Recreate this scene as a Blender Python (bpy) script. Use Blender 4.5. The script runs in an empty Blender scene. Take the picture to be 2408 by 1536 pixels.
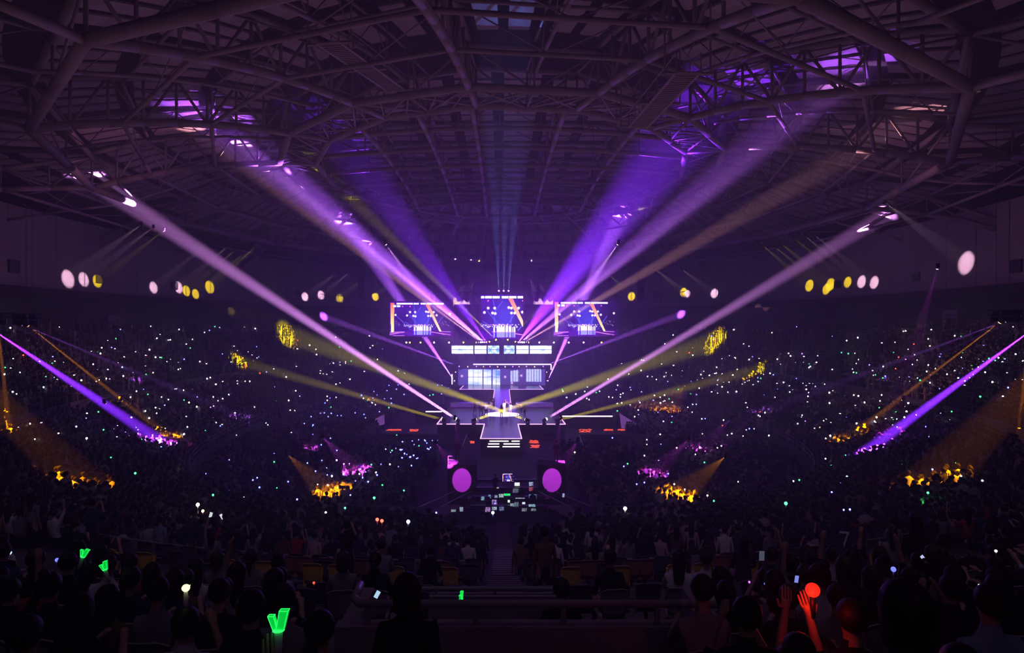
import bpy, math, random
import numpy as np
from mathutils import Vector, Matrix, Quaternion

random.seed(7)
RNG = np.random.default_rng(7)
PI = math.pi
scene = bpy.context.scene
COL = scene.collection

# ------------------------------------------------------------------ camera, haze, exposure
F, CX, CY, EYE = 1569.0, 1180.0, 768.0, 14.0        # focal length in pixels of the 2408 px frame, hall axis, horizon, eye height


def P(px, py, Y):
    """the point at distance Y down the hall seen at a pixel of the photograph"""
    return Vector(((px - CX) / F * Y, Y, EYE - (py - CY) / F * Y))


cam_d = bpy.data.cameras.new('camera')
cam_d.sensor_width = 36.0
cam_d.lens = F / 2408 * 36.0
cam_d.shift_x = (1204 - CX) / 2408
cam_d.clip_start, cam_d.clip_end = 0.05, 500
cam = bpy.data.objects.new('camera', cam_d)
COL.objects.link(cam)
cam.location = (0, 0, EYE)
cam.rotation_euler = (PI / 2, 0, 0)
scene.camera = cam
scene.view_settings.view_transform = 'Standard'
scene.view_settings.look = 'None'
scene.view_settings.exposure = 0.0
scene.view_settings.gamma = 1.0
scene.cycles.max_bounces = 3
scene.cycles.diffuse_bounces = 2
scene.cycles.glossy_bounces = 2
scene.cycles.transparent_max_bounces = 8
scene.cycles.volume_bounces = 0
scene.cycles.sample_clamp_indirect = 0.6
scene.cycles.caustics_reflective = False
scene.cycles.caustics_refractive = False

HAZE = 0.0095
world = bpy.data.worlds.new('night')
scene.world = world
world.use_nodes = True
wt = world.node_tree
wt.nodes['Background'].inputs[0].default_value = (0, 0, 0, 1)
wt.nodes['Background'].inputs[1].default_value = 0
vs = wt.nodes.new('ShaderNodeVolumeScatter')
vs.inputs['Density'].default_value = HAZE
vs.inputs['Anisotropy'].default_value = 0.45
wt.links.new(vs.outputs[0], wt.nodes['World Output'].inputs['Volume'])

# unseen area lamps added: some stand in for screens, others fill roof and walls
for nm, loc, tgt, size, col, pw in [
        ('stage_screen_wash', (0, 119, 15.5), (0, 40, 22), (34, 9), (0.26, 0.01, 1.0), 5500),
        ('stage_floor_wash', (0, 140, 5.0), (0, 60, 2), (18, 4), (0.2, 0.02, 1.0), 1700),
        ('roof_wall_fill', (0, 50, 21.5), (0, 50.1, 40), (56, 52), (0.90, 0.40, 0.68), 1500),
        ('roof_wall_fill', (-36, 62, 16), (-55, 72, 19), (10, 40), (0.95, 0.36, 0.62), 430),
        ('roof_wall_fill', (36, 62, 16), (55, 72, 19), (10, 40), (0.95, 0.38, 0.6), 430)]:
    ld = bpy.data.lights.new(nm, 'AREA')
    ld.shape = 'RECTANGLE'
    ld.size, ld.size_y = size
    ld.color = col
    ld.energy = pw
    lo = bpy.data.objects.new(nm, ld)
    COL.objects.link(lo)
    lo.location = loc
    lo.rotation_euler = (Vector(tgt) - Vector(loc)).to_track_quat('-Z', 'Y').to_euler()

# ------------------------------------------------------------------ materials
MATS = {}


def mat(name, col, rough=0.7, metal=0.0, emit=None, strength=0.0, vary=0.0, scale=3.0, spec=0.35):
    if name in MATS:
        return MATS[name]
    m = bpy.data.materials.new(name)
    m.use_nodes = True
    nt = m.node_tree
    b = nt.nodes['Principled BSDF']
    b.inputs['Base Color'].default_value = (*col, 1)
    b.inputs['Roughness'].default_value = rough
    b.inputs['Metallic'].default_value = metal
    b.inputs['Specular IOR Level'].default_value = spec
    if vary:
        tc = nt.nodes.new('ShaderNodeTexCoord')
        n = nt.nodes.new('ShaderNodeTexNoise')
        n.inputs['Scale'].default_value = scale
        n.inputs['Detail'].default_value = 4
        r = nt.nodes.new('ShaderNodeValToRGB')
        r.color_ramp.elements[0].position = 0.3
        r.color_ramp.elements[1].position = 0.7
        r.color_ramp.elements[0].color = (*[c * (1 - vary) for c in col], 1)
        r.color_ramp.elements[1].color = (*[min(1, c * (1 + vary)) for c in col], 1)
        nt.links.new(tc.outputs['Object'], n.inputs['Vector'])
        nt.links.new(n.outputs['Fac'], r.inputs[0])
        nt.links.new(r.outputs[0], b.inputs['Base Color'])
    if emit:
        b.inputs['Emission Color'].default_value = (*emit, 1)
        b.inputs['Emission Strength'].default_value = strength
        m.cycles.emission_sampling = 'NONE'
    MATS[name] = m
    return m


def attr_mat(name, strength, base=None, emit=True, rough=0.8):
    """a material that takes its colour from the mesh (screens, printed cloth, many-coloured crowds)"""
    m = bpy.data.materials.new(name)
    m.use_nodes = True
    nt = m.node_tree
    b = nt.nodes['Principled BSDF']
    a = nt.nodes.new('ShaderNodeAttribute')
    a.attribute_name = 'colour'
    b.inputs['Roughness'].default_value = rough
    if emit:
        b.inputs['Base Color'].default_value = (*(base or (0.01, 0.01, 0.012)), 1)
        nt.links.new(a.outputs['Color'], b.inputs['Emission Color'])
        b.inputs['Emission Strength'].default_value = strength
        m.cycles.emission_sampling = 'NONE'
    else:
        nt.links.new(a.outputs['Color'], b.inputs['Base Color'])
    MATS[name] = m
    return m


STEEL = mat('painted_roof_steel', (0.27, 0.23, 0.25), 0.55, 0.0, vary=0.15, scale=0.6)
DECK = mat('dark_roof_deck', (0.010, 0.009, 0.011), 0.9, vary=0.3, scale=0.4)
PANEL = mat('grey_acoustic_panel', (0.36, 0.31, 0.35), 0.85, vary=0.2, scale=0.8)
BLACK = mat('matt_black_metal', (0.012, 0.012, 0.014), 0.5)
DARK = mat('dark_cloth', (0.01, 0.01, 0.012), 0.9)
CONC = mat('dark_concrete', (0.11, 0.1, 0.11), 0.85, vary=0.25, scale=1.2)


# ------------------------------------------------------------------ building helpers
def link(o, parent=None):
    COL.objects.link(o)
    if parent is not None:
        o.parent = parent
    return o


def tag(o, label=None, cat=None, group=None, kind=None):
    if label:
        o['label'] = label
    if cat:
        o['category'] = cat
    if group:
        o['group'] = group
    if kind:
        o['kind'] = kind
    return o


def thing(name, loc=(0, 0, 0), label=None, cat=None, group=None, rz=0.0):
    o = bpy.data.objects.new(name, None)
    o.empty_display_size = 0.2
    link(o)
    o.location = loc
    o.rotation_euler = (0, 0, rz)
    return tag(o, label, cat, group)


class MB:
    """collects boxes, bars and plates; build() links them as one mesh"""

    def __init__(self):
        self.v, self.f, self.m = [], [], []

    def add(self, vs, fs, mi=0):
        n = len(self.v)
        self.v += [tuple(p) for p in vs]
        self.f += [tuple(i + n for i in f) for f in fs]
        self.m += [mi] * len(fs)
        return self

    def box(self, c, s, mi=0, rz=0.0, mtx=None):
        x, y, z = s[0] / 2, s[1] / 2, s[2] / 2
        pts = [Vector((a * x, b * y, d * z)) for d in (-1, 1) for b in (-1, 1) for a in (-1, 1)]
        if mtx is not None:
            pts = [mtx @ p for p in pts]
        elif rz:
            q = Matrix.Rotation(rz, 3, 'Z')
            pts = [q @ p for p in pts]
        c = Vector(c)
        return self.add([p + c for p in pts], [(0, 2, 3, 1), (4, 5, 7, 6), (0, 1, 5, 4), (2, 6, 7, 3), (0, 4, 6, 2), (1, 3, 7, 5)], mi)

    def bar(self, p, q, r, n=6, mi=0, r2=None, caps=True):
        p, q = Vector(p), Vector(q)
        d = q - p
        if d.length < 1e-6:
            return self
        r2 = r if r2 is None else r2
        d.normalize()
        u = d.orthogonal().normalized()
        w = d.cross(u)
        vs = []
        for c, rr in ((p, r), (q, r2)):
            for k in range(n):
                a = 2 * PI * k / n
                vs.append(c + u * (rr * math.cos(a)) + w * (rr * math.sin(a)))
        fs = [(k, (k + 1) % n, n + (k + 1) % n, n + k) for k in range(n)]
        if caps:
            fs += [tuple(range(n))[::-1], tuple(range(n, 2 * n))]
        return self.add(vs, fs, mi)

    def path(self, pts, r, n=6, mi=0):
        for a, b in zip(pts[:-1], pts[1:]):
            self.bar(a, b, r, n, mi)
        return self

    def plate(self, quad, th, mi=0):
        a, b, c, d = [Vector(x) for x in quad]
        nn = (b - a).cross(d - a).normalized() * th
        top = [a, b, c, d]
        bot = [p - nn for p in top]
        return self.add(top + bot, [(0, 1, 2, 3), (7, 6, 5, 4), (0, 4, 5, 1), (1, 5, 6, 2), (2, 6, 7, 3), (3, 7, 4, 0)], mi)

    def lathe(self, prof, n=10, c=(0, 0, 0), mi=0, sx=1.0, sy=1.0, axis=None):
        c = Vector(c)
        vs, fs = [], []
        for r, z in prof:
            for k in range(n):
                a = 2 * PI * k / n
                p = Vector((r * sx * math.cos(a), r * sy * math.sin(a), z))
                vs.append(c + (axis @ p if axis is not None else p))
        for j in range(len(prof) - 1):
            for k in range(n):
                k2 = (k + 1) % n
                fs.append((j * n + k, j * n + k2, (j + 1) * n + k2, (j + 1) * n + k))
        fs.append(tuple(range(n))[::-1])
        fs.append(tuple((len(prof) - 1) * n + k for k in range(n)))
        return self.add(vs, fs, mi)

    def ball(self, c, r, n=8, m=6, mi=0, s=(1, 1, 1)):
        prof = [(max(1e-4, r * math.sin(PI * j / m)), -r * math.cos(PI * j / m) * s[2]) for j in range(m + 1)]
        return self.lathe(prof, n, c, mi, s[0], s[1])

    def mesh(self, name, mats, smooth=False):
        me = bpy.data.meshes.new(name)
        me.from_pydata(self.v, [], self.f)
        for m in (mats if isinstance(mats, (list, tuple)) else [mats]):
            me.materials.append(m)
        if any(self.m):
            me.polygons.foreach_set('material_index', self.m)
        if smooth:
            me.polygons.foreach_set('use_smooth', [True] * len(self.f))
        me.update()
        return me

    def build(self, name, mats, parent=None, smooth=False):
        return link(bpy.data.objects.new(name, self.mesh(name, mats, smooth)), parent)


def dup(root, loc=None, rot=None, label=None, group=None):
    """a copy of a thing with copies of its parts and sub-parts"""
    r = root.copy()
    COL.objects.link(r)
    if loc is not None:
        r.location = loc
    if rot is not None:
        r.rotation_euler = rot
    if label:
        r['label'] = label
    if group:
        r['group'] = group
    for ch in root.children:
        c = ch.copy()
        COL.objects.link(c)
        c.parent = r
        for g in ch.children:
            d = g.copy()
            COL.objects.link(d)
            d.parent = c
    return r


# ------------------------------------------------------------------ the bowl: its plan curves and its slope
def inner_xy(th, n=2.9):
    s, c = math.sin(th), -math.cos(th)
    k = (abs(s) ** n + abs(c) ** n) ** (-1 / n)
    return 31 * k * s, 93 + 52 * k * c


def outer_xy(th):
    return 50 * math.sin(th), 75 - 80 * math.cos(th)


PROF = [(0.0, 1.8), (0.455, 6.0), (0.50, 6.0), (0.505, 7.2), (1.0, 13.5)]


def zprof(t):
    for (a, za), (b, zb) in zip(PROF[:-1], PROF[1:]):
        if t <= b:
            return za + (zb - za) * (t - a) / (b - a)
    return PROF[-1][1]


def bowl(th, t, dz=0.0):
    xi, yi = inner_xy(th)
    xo, yo = outer_xy(th)
    return Vector((xi + (xo - xi) * t, yi + (yo - yi) * t, zprof(t) + dz))


_TH = np.linspace(-PI, PI, 1441)
_IN = np.array([inner_xy(a) for a in _TH])
_D = np.array([outer_xy(a) for a in _TH]) - _IN
_DD = (_D ** 2).sum(1)


def bowl_at(x, y):
    """(angle, t) of the bowl under a plan point; t<0 on the arena floor"""
    E = np.array([x, y]) - _IN
    t = (E * _D).sum(1) / _DD
    cr = np.abs(E[:, 0] * _D[:, 1] - E[:, 1] * _D[:, 0]) / np.sqrt(_DD)
    cr = np.where(t > -0.05, cr, 1e9)
    k = int(np.argmin(cr))
    if cr[k] > 1.5:
        return 0.0, -1.0
    return float(_TH[k]), float(t[k])


def ground(x, y):
    th, t = bowl_at(x, y)
    return 0.0 if t < 0 else zprof(min(t, 1.0))


def hit(px, py, dz=0.0, y0=2.0, y1=160.0, step=0.25):
    """first point of floor or bowl (raised by dz) that a pixel of the photograph looks at"""
    Y = y0
    while Y < y1:
        p = P(px, py, Y)
        if p.z <= ground(p.x, p.y) + dz:
            return p
        Y += step
    return P(px, py, y1)


# stepped seating: one step per row
NTH = 120
ROWS = 44
for nm, t0, t1, nr, flat in (('floor_lower_tier', 0.0, 0.455, 24, False), ('floor_upper_tier', 0.505, 1.0, 26, False)):
    mb = MB()
    vs, fs = [], []
    L = []
    for k in range(nr + 1):
        t = t0 + (t1 - t0) * k / nr
        if k:
            L.append((t, zprof(t0 + (t1 - t0) * (k - 1) / nr)))
        if k < nr:
            L.append((t, zprof(t)))
    for j in range(NTH):
        th = 2 * PI * j / NTH
        for t, z in L:
            p = bowl(th, t)
            vs.append((p.x, p.y, z))
    n = len(L)
    for j in range(NTH):
        j2 = (j + 1) % NTH
        for i in range(n - 1):
            fs.append((j * n + i, j2 * n + i, j2 * n + i + 1, j * n + i + 1))
    mb.add(vs, fs)
    tag(mb.build(nm, CONC), kind='structure')

FLOORM = mat('dark_arena_floor', (0.02, 0.016, 0.024), 0.7, vary=0.3, scale=0.5, spec=.1)
mb = MB()
ring = [bowl(2 * PI * j / NTH, 0) for j in range(NTH)]
mb.add([(p.x, p.y, 0) for p in ring], [tuple(range(NTH))])
tag(mb.build('floor', FLOORM), kind='structure')
mb = MB()
w0 = [bowl(2 * PI * j / NTH, 0.0) for j in range(NTH)]
mb.add([(p.x, p.y, 0) for p in w0] + [(p.x, p.y, 1.8) for p in w0], [(j, (j + 1) % NTH, NTH + (j + 1) % NTH, NTH + j) for j in range(NTH)])
tag(mb.build('wall_front', DARK), kind='structure')
mb = MB()
A = [bowl(2 * PI * j / NTH, 0.455) for j in range(NTH)]
B = [bowl(2 * PI * j / NTH, 0.505) for j in range(NTH)]
mb.add([(p.x, p.y, 6.0) for p in A] + [(p.x, p.y, 6.0) for p in B] + [(p.x, p.y, 7.2) for p in B],
       [(j, (j + 1) % NTH, NTH + (j + 1) % NTH, NTH + j) for j in range(NTH)] +
       [(NTH + j, NTH + (j + 1) % NTH, 2 * NTH + (j + 1) % NTH, 2 * NTH + j) for j in range(NTH)])
tag(mb.build('floor_walkway', CONC), kind='structure')

# outer wall: dark concourse band, a ledge, pale panelled wall up to the roof
WALLM = mat('pale_wall_panels', (0.34, 0.30, 0.31), 0.85)
nt = WALLM.node_tree
tc = nt.nodes.new('ShaderNodeTexCoord')
sp = nt.nodes.new('ShaderNodeSeparateXYZ')
at = nt.nodes.new('ShaderNodeMath'); at.operation = 'ARCTAN2'
mu = nt.nodes.new('ShaderNodeMath'); mu.operation = 'MULTIPLY'; mu.inputs[1].default_value = 64 / (2 * PI)
fr = nt.nodes.new('ShaderNodeMath'); fr.operation = 'FRACT'
gt = nt.nodes.new('ShaderNodeMath'); gt.operation = 'LESS_THAN'; gt.inputs[1].default_value = 0.035
mx = nt.nodes.new('ShaderNodeMix'); mx.data_type = 'RGBA'
mx.inputs[6].default_value = (0.30, 0.27, 0.275, 1)
mx.inputs[7].default_value = (0.09, 0.08, 0.085, 1)
nt.links.new(tc.outputs['Object'], sp.inputs[0])
sb = nt.nodes.new('ShaderNodeMath'); sb.operation = 'SUBTRACT'; sb.inputs[1].default_value = 75
nt.links.new(sp.outputs[1], sb.inputs[0])
nt.links.new(sb.outputs[0], at.inputs[0]); nt.links.new(sp.outputs[0], at.inputs[1])
nt.links.new(at.outputs[0], mu.inputs[0]); nt.links.new(mu.outputs[0], fr.inputs[0]); nt.links.new(fr.outputs[0], gt.inputs[0])
nt.links.new(gt.outputs[0], mx.inputs[0]); nt.links.new(mx.outputs[2], nt.nodes['Principled BSDF'].inputs['Base Color'])
CONCOURSE = mat('dark_concourse_wall', (0.016, 0.014, 0.018), 0.8, vary=0.3, scale=0.4)


def wall_pt(th, z, off=0.0):
    x, y = outer_xy(th)
    n = Vector((math.sin(th) / 50, -math.cos(th) / 80)).normalized()
    return Vector((x - n.x * off, y - n.y * off, z))


def wall_strip(nm, z0, z1, m, off0=0.0, off1=0.0, part=(0, 1)):
    mb = MB()
    n = 160
    for z, off in ((z0, off0), (z1, off1)):
        mb.v += [tuple(wall_pt(2 * PI * j / n, z, off)) for j in range(n)]
    mb.f = [(j, (j + 1) % n, n + (j + 1) % n, n + j) for j in range(n)]
    mb.m = [0] * n
    return tag(mb.build(nm, m), kind='structure')


wall_strip('wall_concourse', 13.5, 17.2, CONCOURSE)
wall_strip('trim_1', 17.2, 17.2, CONC, 0.0, 1.1)
wall_strip('trim_2', 17.2, 18.1, CONCOURSE, 1.1, 1.1)
wall_strip('wall_upper', 18.1, 26.5, WALLM)
wall_strip('trim_3', 18.1, 18.1, CONC, 1.1, 0.0)

# ------------------------------------------------------------------ the roof
NR = 16
A0 = math.radians(5.6)


def vang(k):
    return A0 + k * 2 * PI / NR


def ringp(a, b, z, ang, cy=80.0):
    # a positive angle lies to the left of the hall axis, zero straight towards the camera
    return Vector((-a * math.sin(ang), cy - b * math.cos(ang), z))


STATIONS = [(0.0, 0.0, 35.5, 80.0), (21.0, 27.0, 31.6, 80.0), (24.6, 32.0, 31.3, 80.0), (42.0, 57.0, 27.6, 82.0)]


def RP(s, ang, dz=0.0):
    """roof surface: s=0 crown, 1 inner ring, 2 second ring, 3 outer ring, 4 the wall"""
    i = min(3, int(s))
    f = s - i
    pts = []
    for q in (i, i + 1):
        if q == 4:
            w = wall_pt(-ang, 24.2)
            pts.append(w)
        else:
            a, b, z, cy = STATIONS[q]
            pts.append(ringp(a, b, z, ang, cy))
    p = pts[0].lerp(pts[1], f)
    bulge = {0: 1.2, 1: 0.1, 2: 1.3, 3: 0.3}[i]
    return p + Vector((0, 0, bulge * 4 * f * (1 - f) * 0.5 + dz))


# deck above the steel
mb = MB()
SS = [0.02, 0.5, 1, 1.5, 2, 2.33, 2.66, 3, 3.5, 4.0]
nd = 64
for s in SS:
    mb.v += [tuple(RP(s, 2 * PI * j / nd, 4.4 if s < 3.9 else 2.2)) for j in range(nd)]
mb.f = [(i * nd + j, i * nd + (j + 1) % nd, (i + 1) * nd + (j + 1) % nd, (i + 1) * nd + j) for i in range(len(SS) - 1) for j in range(nd)]
mb.f.append(tuple(range(nd)))
mb.m = [0] * len(mb.f)
tag(mb.build('ceiling', DECK), kind='structure')


def lattice(low, up, r, rw, parent, light=False):
    """a truss: lower chord, upper chord and web bars, three parts of one thing"""
    MB().path(low, r, 8).build('lower_chord', STEEL, parent, True)
    MB().path(up, r * 0.8, 6).build('upper_chord', STEEL, parent, True)
    w = MB()
    for i in range(len(low) - 1):
        if not light:
            w.bar(low[i], up[i], rw, 5)
        w.bar(low[i], up[i + 1], rw, 5) if i % 2 else w.bar(up[i], low[i + 1], rw, 5)
    w.bar(low[-1], up[-1], rw, 5)
    w.build('web_bars', STEEL, parent, True)


def side_word(ang):
    x, y = -math.sin(ang), -math.cos(ang)
    a = 'left' if x < -0.3 else 'right' if x > 0.3 else 'middle'
    b = 'near' if y < -0.35 else 'far' if y > 0.35 else 'mid-hall'
    return a, b


ORD = ['first', 'second', 'third', 'fourth', 'fifth', 'sixth', 'seventh', 'eighth', 'ninth', 'tenth', 'eleventh', 'twelfth', 'thirteenth', 'fourteenth', 'fifteenth', 'sixteenth', 'seventeenth',
       'eighteenth', 'nineteenth', 'twentieth', 'twenty-first', 'twenty-second', 'twenty-third', 'twenty-fourth', 'twenty-fifth', 'twenty-sixth', 'twenty-seventh', 'twenty-eighth', 'twenty-ninth', 'thirtieth',
       'thirty-first', 'thirty-second', 'thirty-third']
for k in range(NR):
    ang = vang(k)
    deg = ((math.degrees(ang) + 180) % 360) - 180
    which = '%s to the %s counted from the middle of the near side' % (ORD[min(7, int(abs(deg) // 22.5))], 'left' if deg > 0 else 'right')
    lbl = 'long roof truss, ' + which
    t = thing('roof_truss', (0, 0, 0), lbl, 'roof truss', 'roof trusses fanning out from the inner ring')
    m = 8
    low = [RP(2 + i / m, ang) for i in range(m + 1)]
    up = [RP(2 + i / m, ang, 3.4) for i in range(m + 1)]
    lattice(low, up, 0.30, 0.12, t)
    t2 = thing('outer_truss', (0, 0, 0), 'short outer truss, ' + which, 'roof truss', 'short trusses reaching the wall')
    low = [RP(3 + i / 4, ang) for i in range(4)] + [RP(4, ang, -0.4)]
    up = [RP(3 + i / 4, ang, 3.0 - 0.6 * i) for i in range(5)]
    lattice(low, up, 0.26, 0.1, t2)

# intermediate radial purlins between the big trusses
for k in range(NR):
    ang = vang(k) + PI / NR
    deg = ((math.degrees(ang) + 180) % 360) - 180
    t = thing('roof_rafter', (0, 0, 0), 'thin rafter between trusses, %s to the %s counted from the near middle' % (
        ORD[min(8, int(abs(deg) // 22.5))], 'left' if deg > 0 else 'right'), 'roof rafter', 'thin rafters between the roof trusses')
    low = [RP(2 + i / 8, ang, 0.9) for i in range(9)] + [RP(3 + i / 4, ang, 0.5) for i in range(1, 5)]
    up = [p + Vector((0, 0, 2.4)) for p in low]
    lattice(low, up, 0.14, 0.045, t, True)

# rings
for s, r, lab, m in ((1.0, 0.32, 'thick inner ring of steel tube around the crown of the roof', 2), (2.0, 0.32, 'second ring of steel tube just outside the inner ring', 2),
                     (2.36, 0.16, 'thin steel ring a third of the way out to the outer ring', 2), (2.7, 0.16, 'thin steel ring just inside the outer ring', 2),
                     (3.0, 0.36, 'outer ring of steel tube above the stands', 2), (3.5, 0.16, 'thin steel ring between outer ring and wall', 2)):
    t = thing('ring_truss', (0, 0, 0), lab, 'roof ring', 'rings of the roof steel')
    pts = [RP(s, vang(k)) for k in range(NR)]
    low, up = [], []
    for k in range(NR):
        a, b = pts[k], pts[(k + 1) % NR]
        for i in range(m):
            low.append(a.lerp(b, i / m))
            up.append(a.lerp(b, i / m) + Vector((0, 0, 3.0 if s != 3.5 else 2.0)))
    low.append(low[0]); up.append(up[0])
    lattice(low, up, r, 0.09 if r > .3 else .05, t, r < .3)
# braces between inner and second ring
t = thing('ring_bracing', (0, 0, 0), 'zigzag of thin braces joining the inner ring and the second ring', 'roof bracing')
w2 = MB()
for k in range(NR):
    i0, i1 = RP(1, vang(k)), RP(1, vang(k + 1))
    o0, o1 = RP(2, vang(k)), RP(2, vang(k + 1))
    MB().bar(i0, o0, 0.26, 7).build('strut', STEEL, t, True)
    mi, mo = i0.lerp(i1, 0.5), o0.lerp(o1, 0.5)
    for a, b in ((i0, mo), (o0, mi), (mo, i1), (mi, o1), (mi, mo)):
        w2.bar(a, b, 0.1, 5)
    for f in (0.25, 0.75):
        w2.bar(i0.lerp(i1, f), mo if f > 0.5 else o0, 0.07, 5)
        w2.bar(o0.lerp(o1, f), mi if f < 0.5 else i1, 0.07, 5)
    for a, b in ((i0, o0), (mi, mo)):
        w2.bar(a + Vector((0, 0, 3)), b + Vector((0, 0, 3)), 0.1, 5)
        w2.bar(a, b + Vector((0, 0, 3)), 0.08, 5)
w2.build('brace', STEEL, t, True)

# grid inside the inner ring
def inside_ring(x=None, y=None):
    """crossing points of a line x= or y= with the inner ring polygon"""
    pts = [RP(1, vang(k)) for k in range(NR)]
    out = []
    for k in range(NR):
        a, b = pts[k], pts[(k + 1) % NR]
        if x is not None and (a.x - x) * (b.x - x) < 0:
            out.append(a.lerp(b, (x - a.x) / (b.x - a.x)))
        if y is not None and (a.y - y) * (b.y - y) < 0:
            out.append(a.lerp(b, (y - a.y) / (b.y - a.y)))
    return sorted(out, key=lambda p: (p.y, p.x))


ycross = [62.5, 69.5, 77, 84.5, 92, 99.5]
for i, y in enumerate(ycross):
    pr = inside_ring(y=y)
    if len(pr) < 2:
        continue
    a, b = pr[0], pr[1]
    n = 8
    low = [a.lerp(b, j / n) + Vector((0, 0, 1.0 * (1 - (2 * j / n - 1) ** 2))) for j in range(n + 1)]
    t = thing('cross_beam', (0, 0, 0), 'horizontal crown beam across the inner ring, %s from its nearest edge' % ORD[i], 'roof beam', 'crown beams inside the inner ring')
    lattice(low, [p + Vector((0, 0, 2.6)) for p in low], 0.24, 0.07, t)
for i, x in enumerate([-12.5, -7.0, -2.4, 5.2, 12.0]):
    pr = inside_ring(x=x)
    a, b = pr[0], pr[1]
    n = 10
    low = [a.lerp(b, j / n) + Vector((0, 0, 0.9 * (1 - (2 * j / n - 1) ** 2))) for j in range(n + 1)]
    t = thing('crown_girder', (0, 0, 0), 'lengthwise crown girder inside the inner ring, %s counted from the left' % ORD[i], 'roof beam', 'lengthwise girders inside the inner ring')
    lattice(low, [p + Vector((0, 0, 2.6)) for p in low], 0.24, 0.07, t)

# acoustic panels hung in rows between the rafters: nearest 300 each a thing, the rest one mass
panel_sites = []
for k in range(NR * 2):
    ang0 = vang(0) + k * PI / NR
    dg_ = ((math.degrees(ang0 + PI / NR / 2) + 180) % 360) - 180
    bay = '%s bay to the %s' % (ORD[int(abs(dg_) // 11.25)], 'left' if dg_ > 0 else 'right')
    for band, (s0, s1) in enumerate(((2.04, 2.36), (2.36, 2.7), (2.7, 2.99), (3.02, 3.5), (3.5, 3.95))):
        mid = RP((s0 + s1) / 2, ang0 + PI / NR / 2)
        wa = (RP((s0 + s1) / 2, ang0 + PI / NR * 0.06) - RP((s0 + s1) / 2, ang0 + PI / NR * 0.94)).length
        nrow = max(2, int(wa / 2.1))
        for r in range(nrow):
            fa = 0.08 + 0.84 * (r + 0.5) / nrow
            fb0 = 0.08 + 0.84 * (r + 0.12) / nrow
            fb1 = 0.08 + 0.84 * (r + 0.80) / nrow
            ds = (s1 - s0)
            q = [RP(s0 + ds * 0.10, ang0 + PI / NR * fb0, 3.55), RP(s0 + ds * 0.10, ang0 + PI / NR * fb1, 3.55),
                 RP(s0 + ds * 0.88, ang0 + PI / NR * fb1, 3.55), RP(s0 + ds * 0.88, ang0 + PI / NR * fb0, 3.55)]
            panel_sites.append(q + ['grey acoustic panel, %s, %s band outwards, %s in row' % (bay, ORD[band], ORD[r])])
for i in range(len(ycross) + 1):
    y0 = 54.5 if i == 0 else ycross[i - 1]
    y1 = ycross[i] if i < len(ycross) else 105.5
    for x in np.arange(-17, 18, 4.3):
        for f in (0.1, 0.4, 0.7):
            ya, yb = y0 + (y1 - y0) * f, y0 + (y1 - y0) * (f + 0.23)
            a = max(abs(x), abs(x + 3.2))
            if (a / 20.5) ** 2 + ((ya - 80) / 26.5) ** 2 > 1 or (a / 20.5) ** 2 + ((yb - 80) / 26.5) ** 2 > 1:
                continue
            panel_sites.append([Vector((x, ya, 35.4)), Vector((x + 3.2, ya, 35.4)), Vector((x + 3.2, yb, 35.4)), Vector((x, yb, 35.4)),
                                'grey acoustic panel among crown beams, %s row from camera, %s from the left' % (ORD[i * 3 + int(f * 3.4)], ORD[int((x + 17) / 4.3 + .1)])])


def in_view(p, m=40):
    p = Vector(p)
    if p.y < 1.0:
        return False
    px = CX + p.x / p.y * F
    py = CY - (p.z - EYE) / p.y * F
    return -m < px < 2408 + m and -m < py < 1536 + m


panel_sites = [q for q in panel_sites if any(in_view(c, 5) for c in q[:4])]
panel_sites.sort(key=lambda q: (q[0] + q[2]).length)
rest = MB()
for i, q in enumerate(panel_sites):
    c = (q[0] + q[1] + q[2] + q[3]) / 4
    if i < 300:
        mb = MB()
        mb.plate([p - c for p in q[:4]], 0.12)
        o = mb.build('acoustic_panel', PANEL)
        o.location = c
        zone = 'crown, inside the inner ring' if (c.x / 21) ** 2 + ((c.y - 80) / 27) ** 2 < 1 else (
            'left side' if c.x < -8 else 'right side' if c.x > 8 else 'middle above the camera')
        lab = q[4]
        tag(o, lab, 'ceiling panel', 'acoustic panels, ' + zone)
    else:
        rest.plate(q[:4], 0.12)
if rest.v:
    tag(rest.build('acoustic_panels', PANEL), 'far rows of flat grey acoustic panels under the roof edge', 'ceiling panel', kind='stuff')

# catwalks hung under the roof
for side, word in ((-1, 'left'), (1, 'right')):
    for j, (p, q) in enumerate(((P(770 if side < 0 else 1620, 100 if side < 0 else 170, 38), P(935 if side < 0 else 1500, 215 if side < 0 else 300, 50)),)):
        t = thing('catwalk', (0, 0, 0), 'slatted roof catwalk hanging on the %s above the second ring' % word, 'catwalk')
        d = (q - p).normalized()
        sd = Vector((d.y, -d.x, 0)).normalized() * 0.7
        mb = MB()
        n = 34
        for i in range(n):
            c = p.lerp(q, i / n)
            mb.bar(c - sd, c + sd, 0.055, 4)
        mb.build('slats', STEEL, t)
        mb = MB()
        for s in (-1, 1):
            mb.bar(p + sd * s, q + sd * s, 0.08, 5)
            mb.bar(p + sd * s + Vector((0, 0, 1.1)), q + sd * s + Vector((0, 0, 1.1)), 0.05, 5)
            for i in range(7):
                c = p.lerp(q, i / 6) + sd * s
                mb.bar(c, c + Vector((0, 0, 1.1)), 0.04, 4)
        mb.build('handrail', STEEL, t)
        for f in (0.02, 0.5, 0.98):
            mb = MB()
            c = p.lerp(q, f)
            mb.bar(c - sd * 1.9, c + sd * 1.9, 0.1, 5)
            for s in (-1, 1):
                mb.bar(c + sd * 1.9 * s, c + sd * 1.9 * s + Vector((0, 0, 4)), 0.06, 4)
            mb.build('hanger', STEEL, t)
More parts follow.
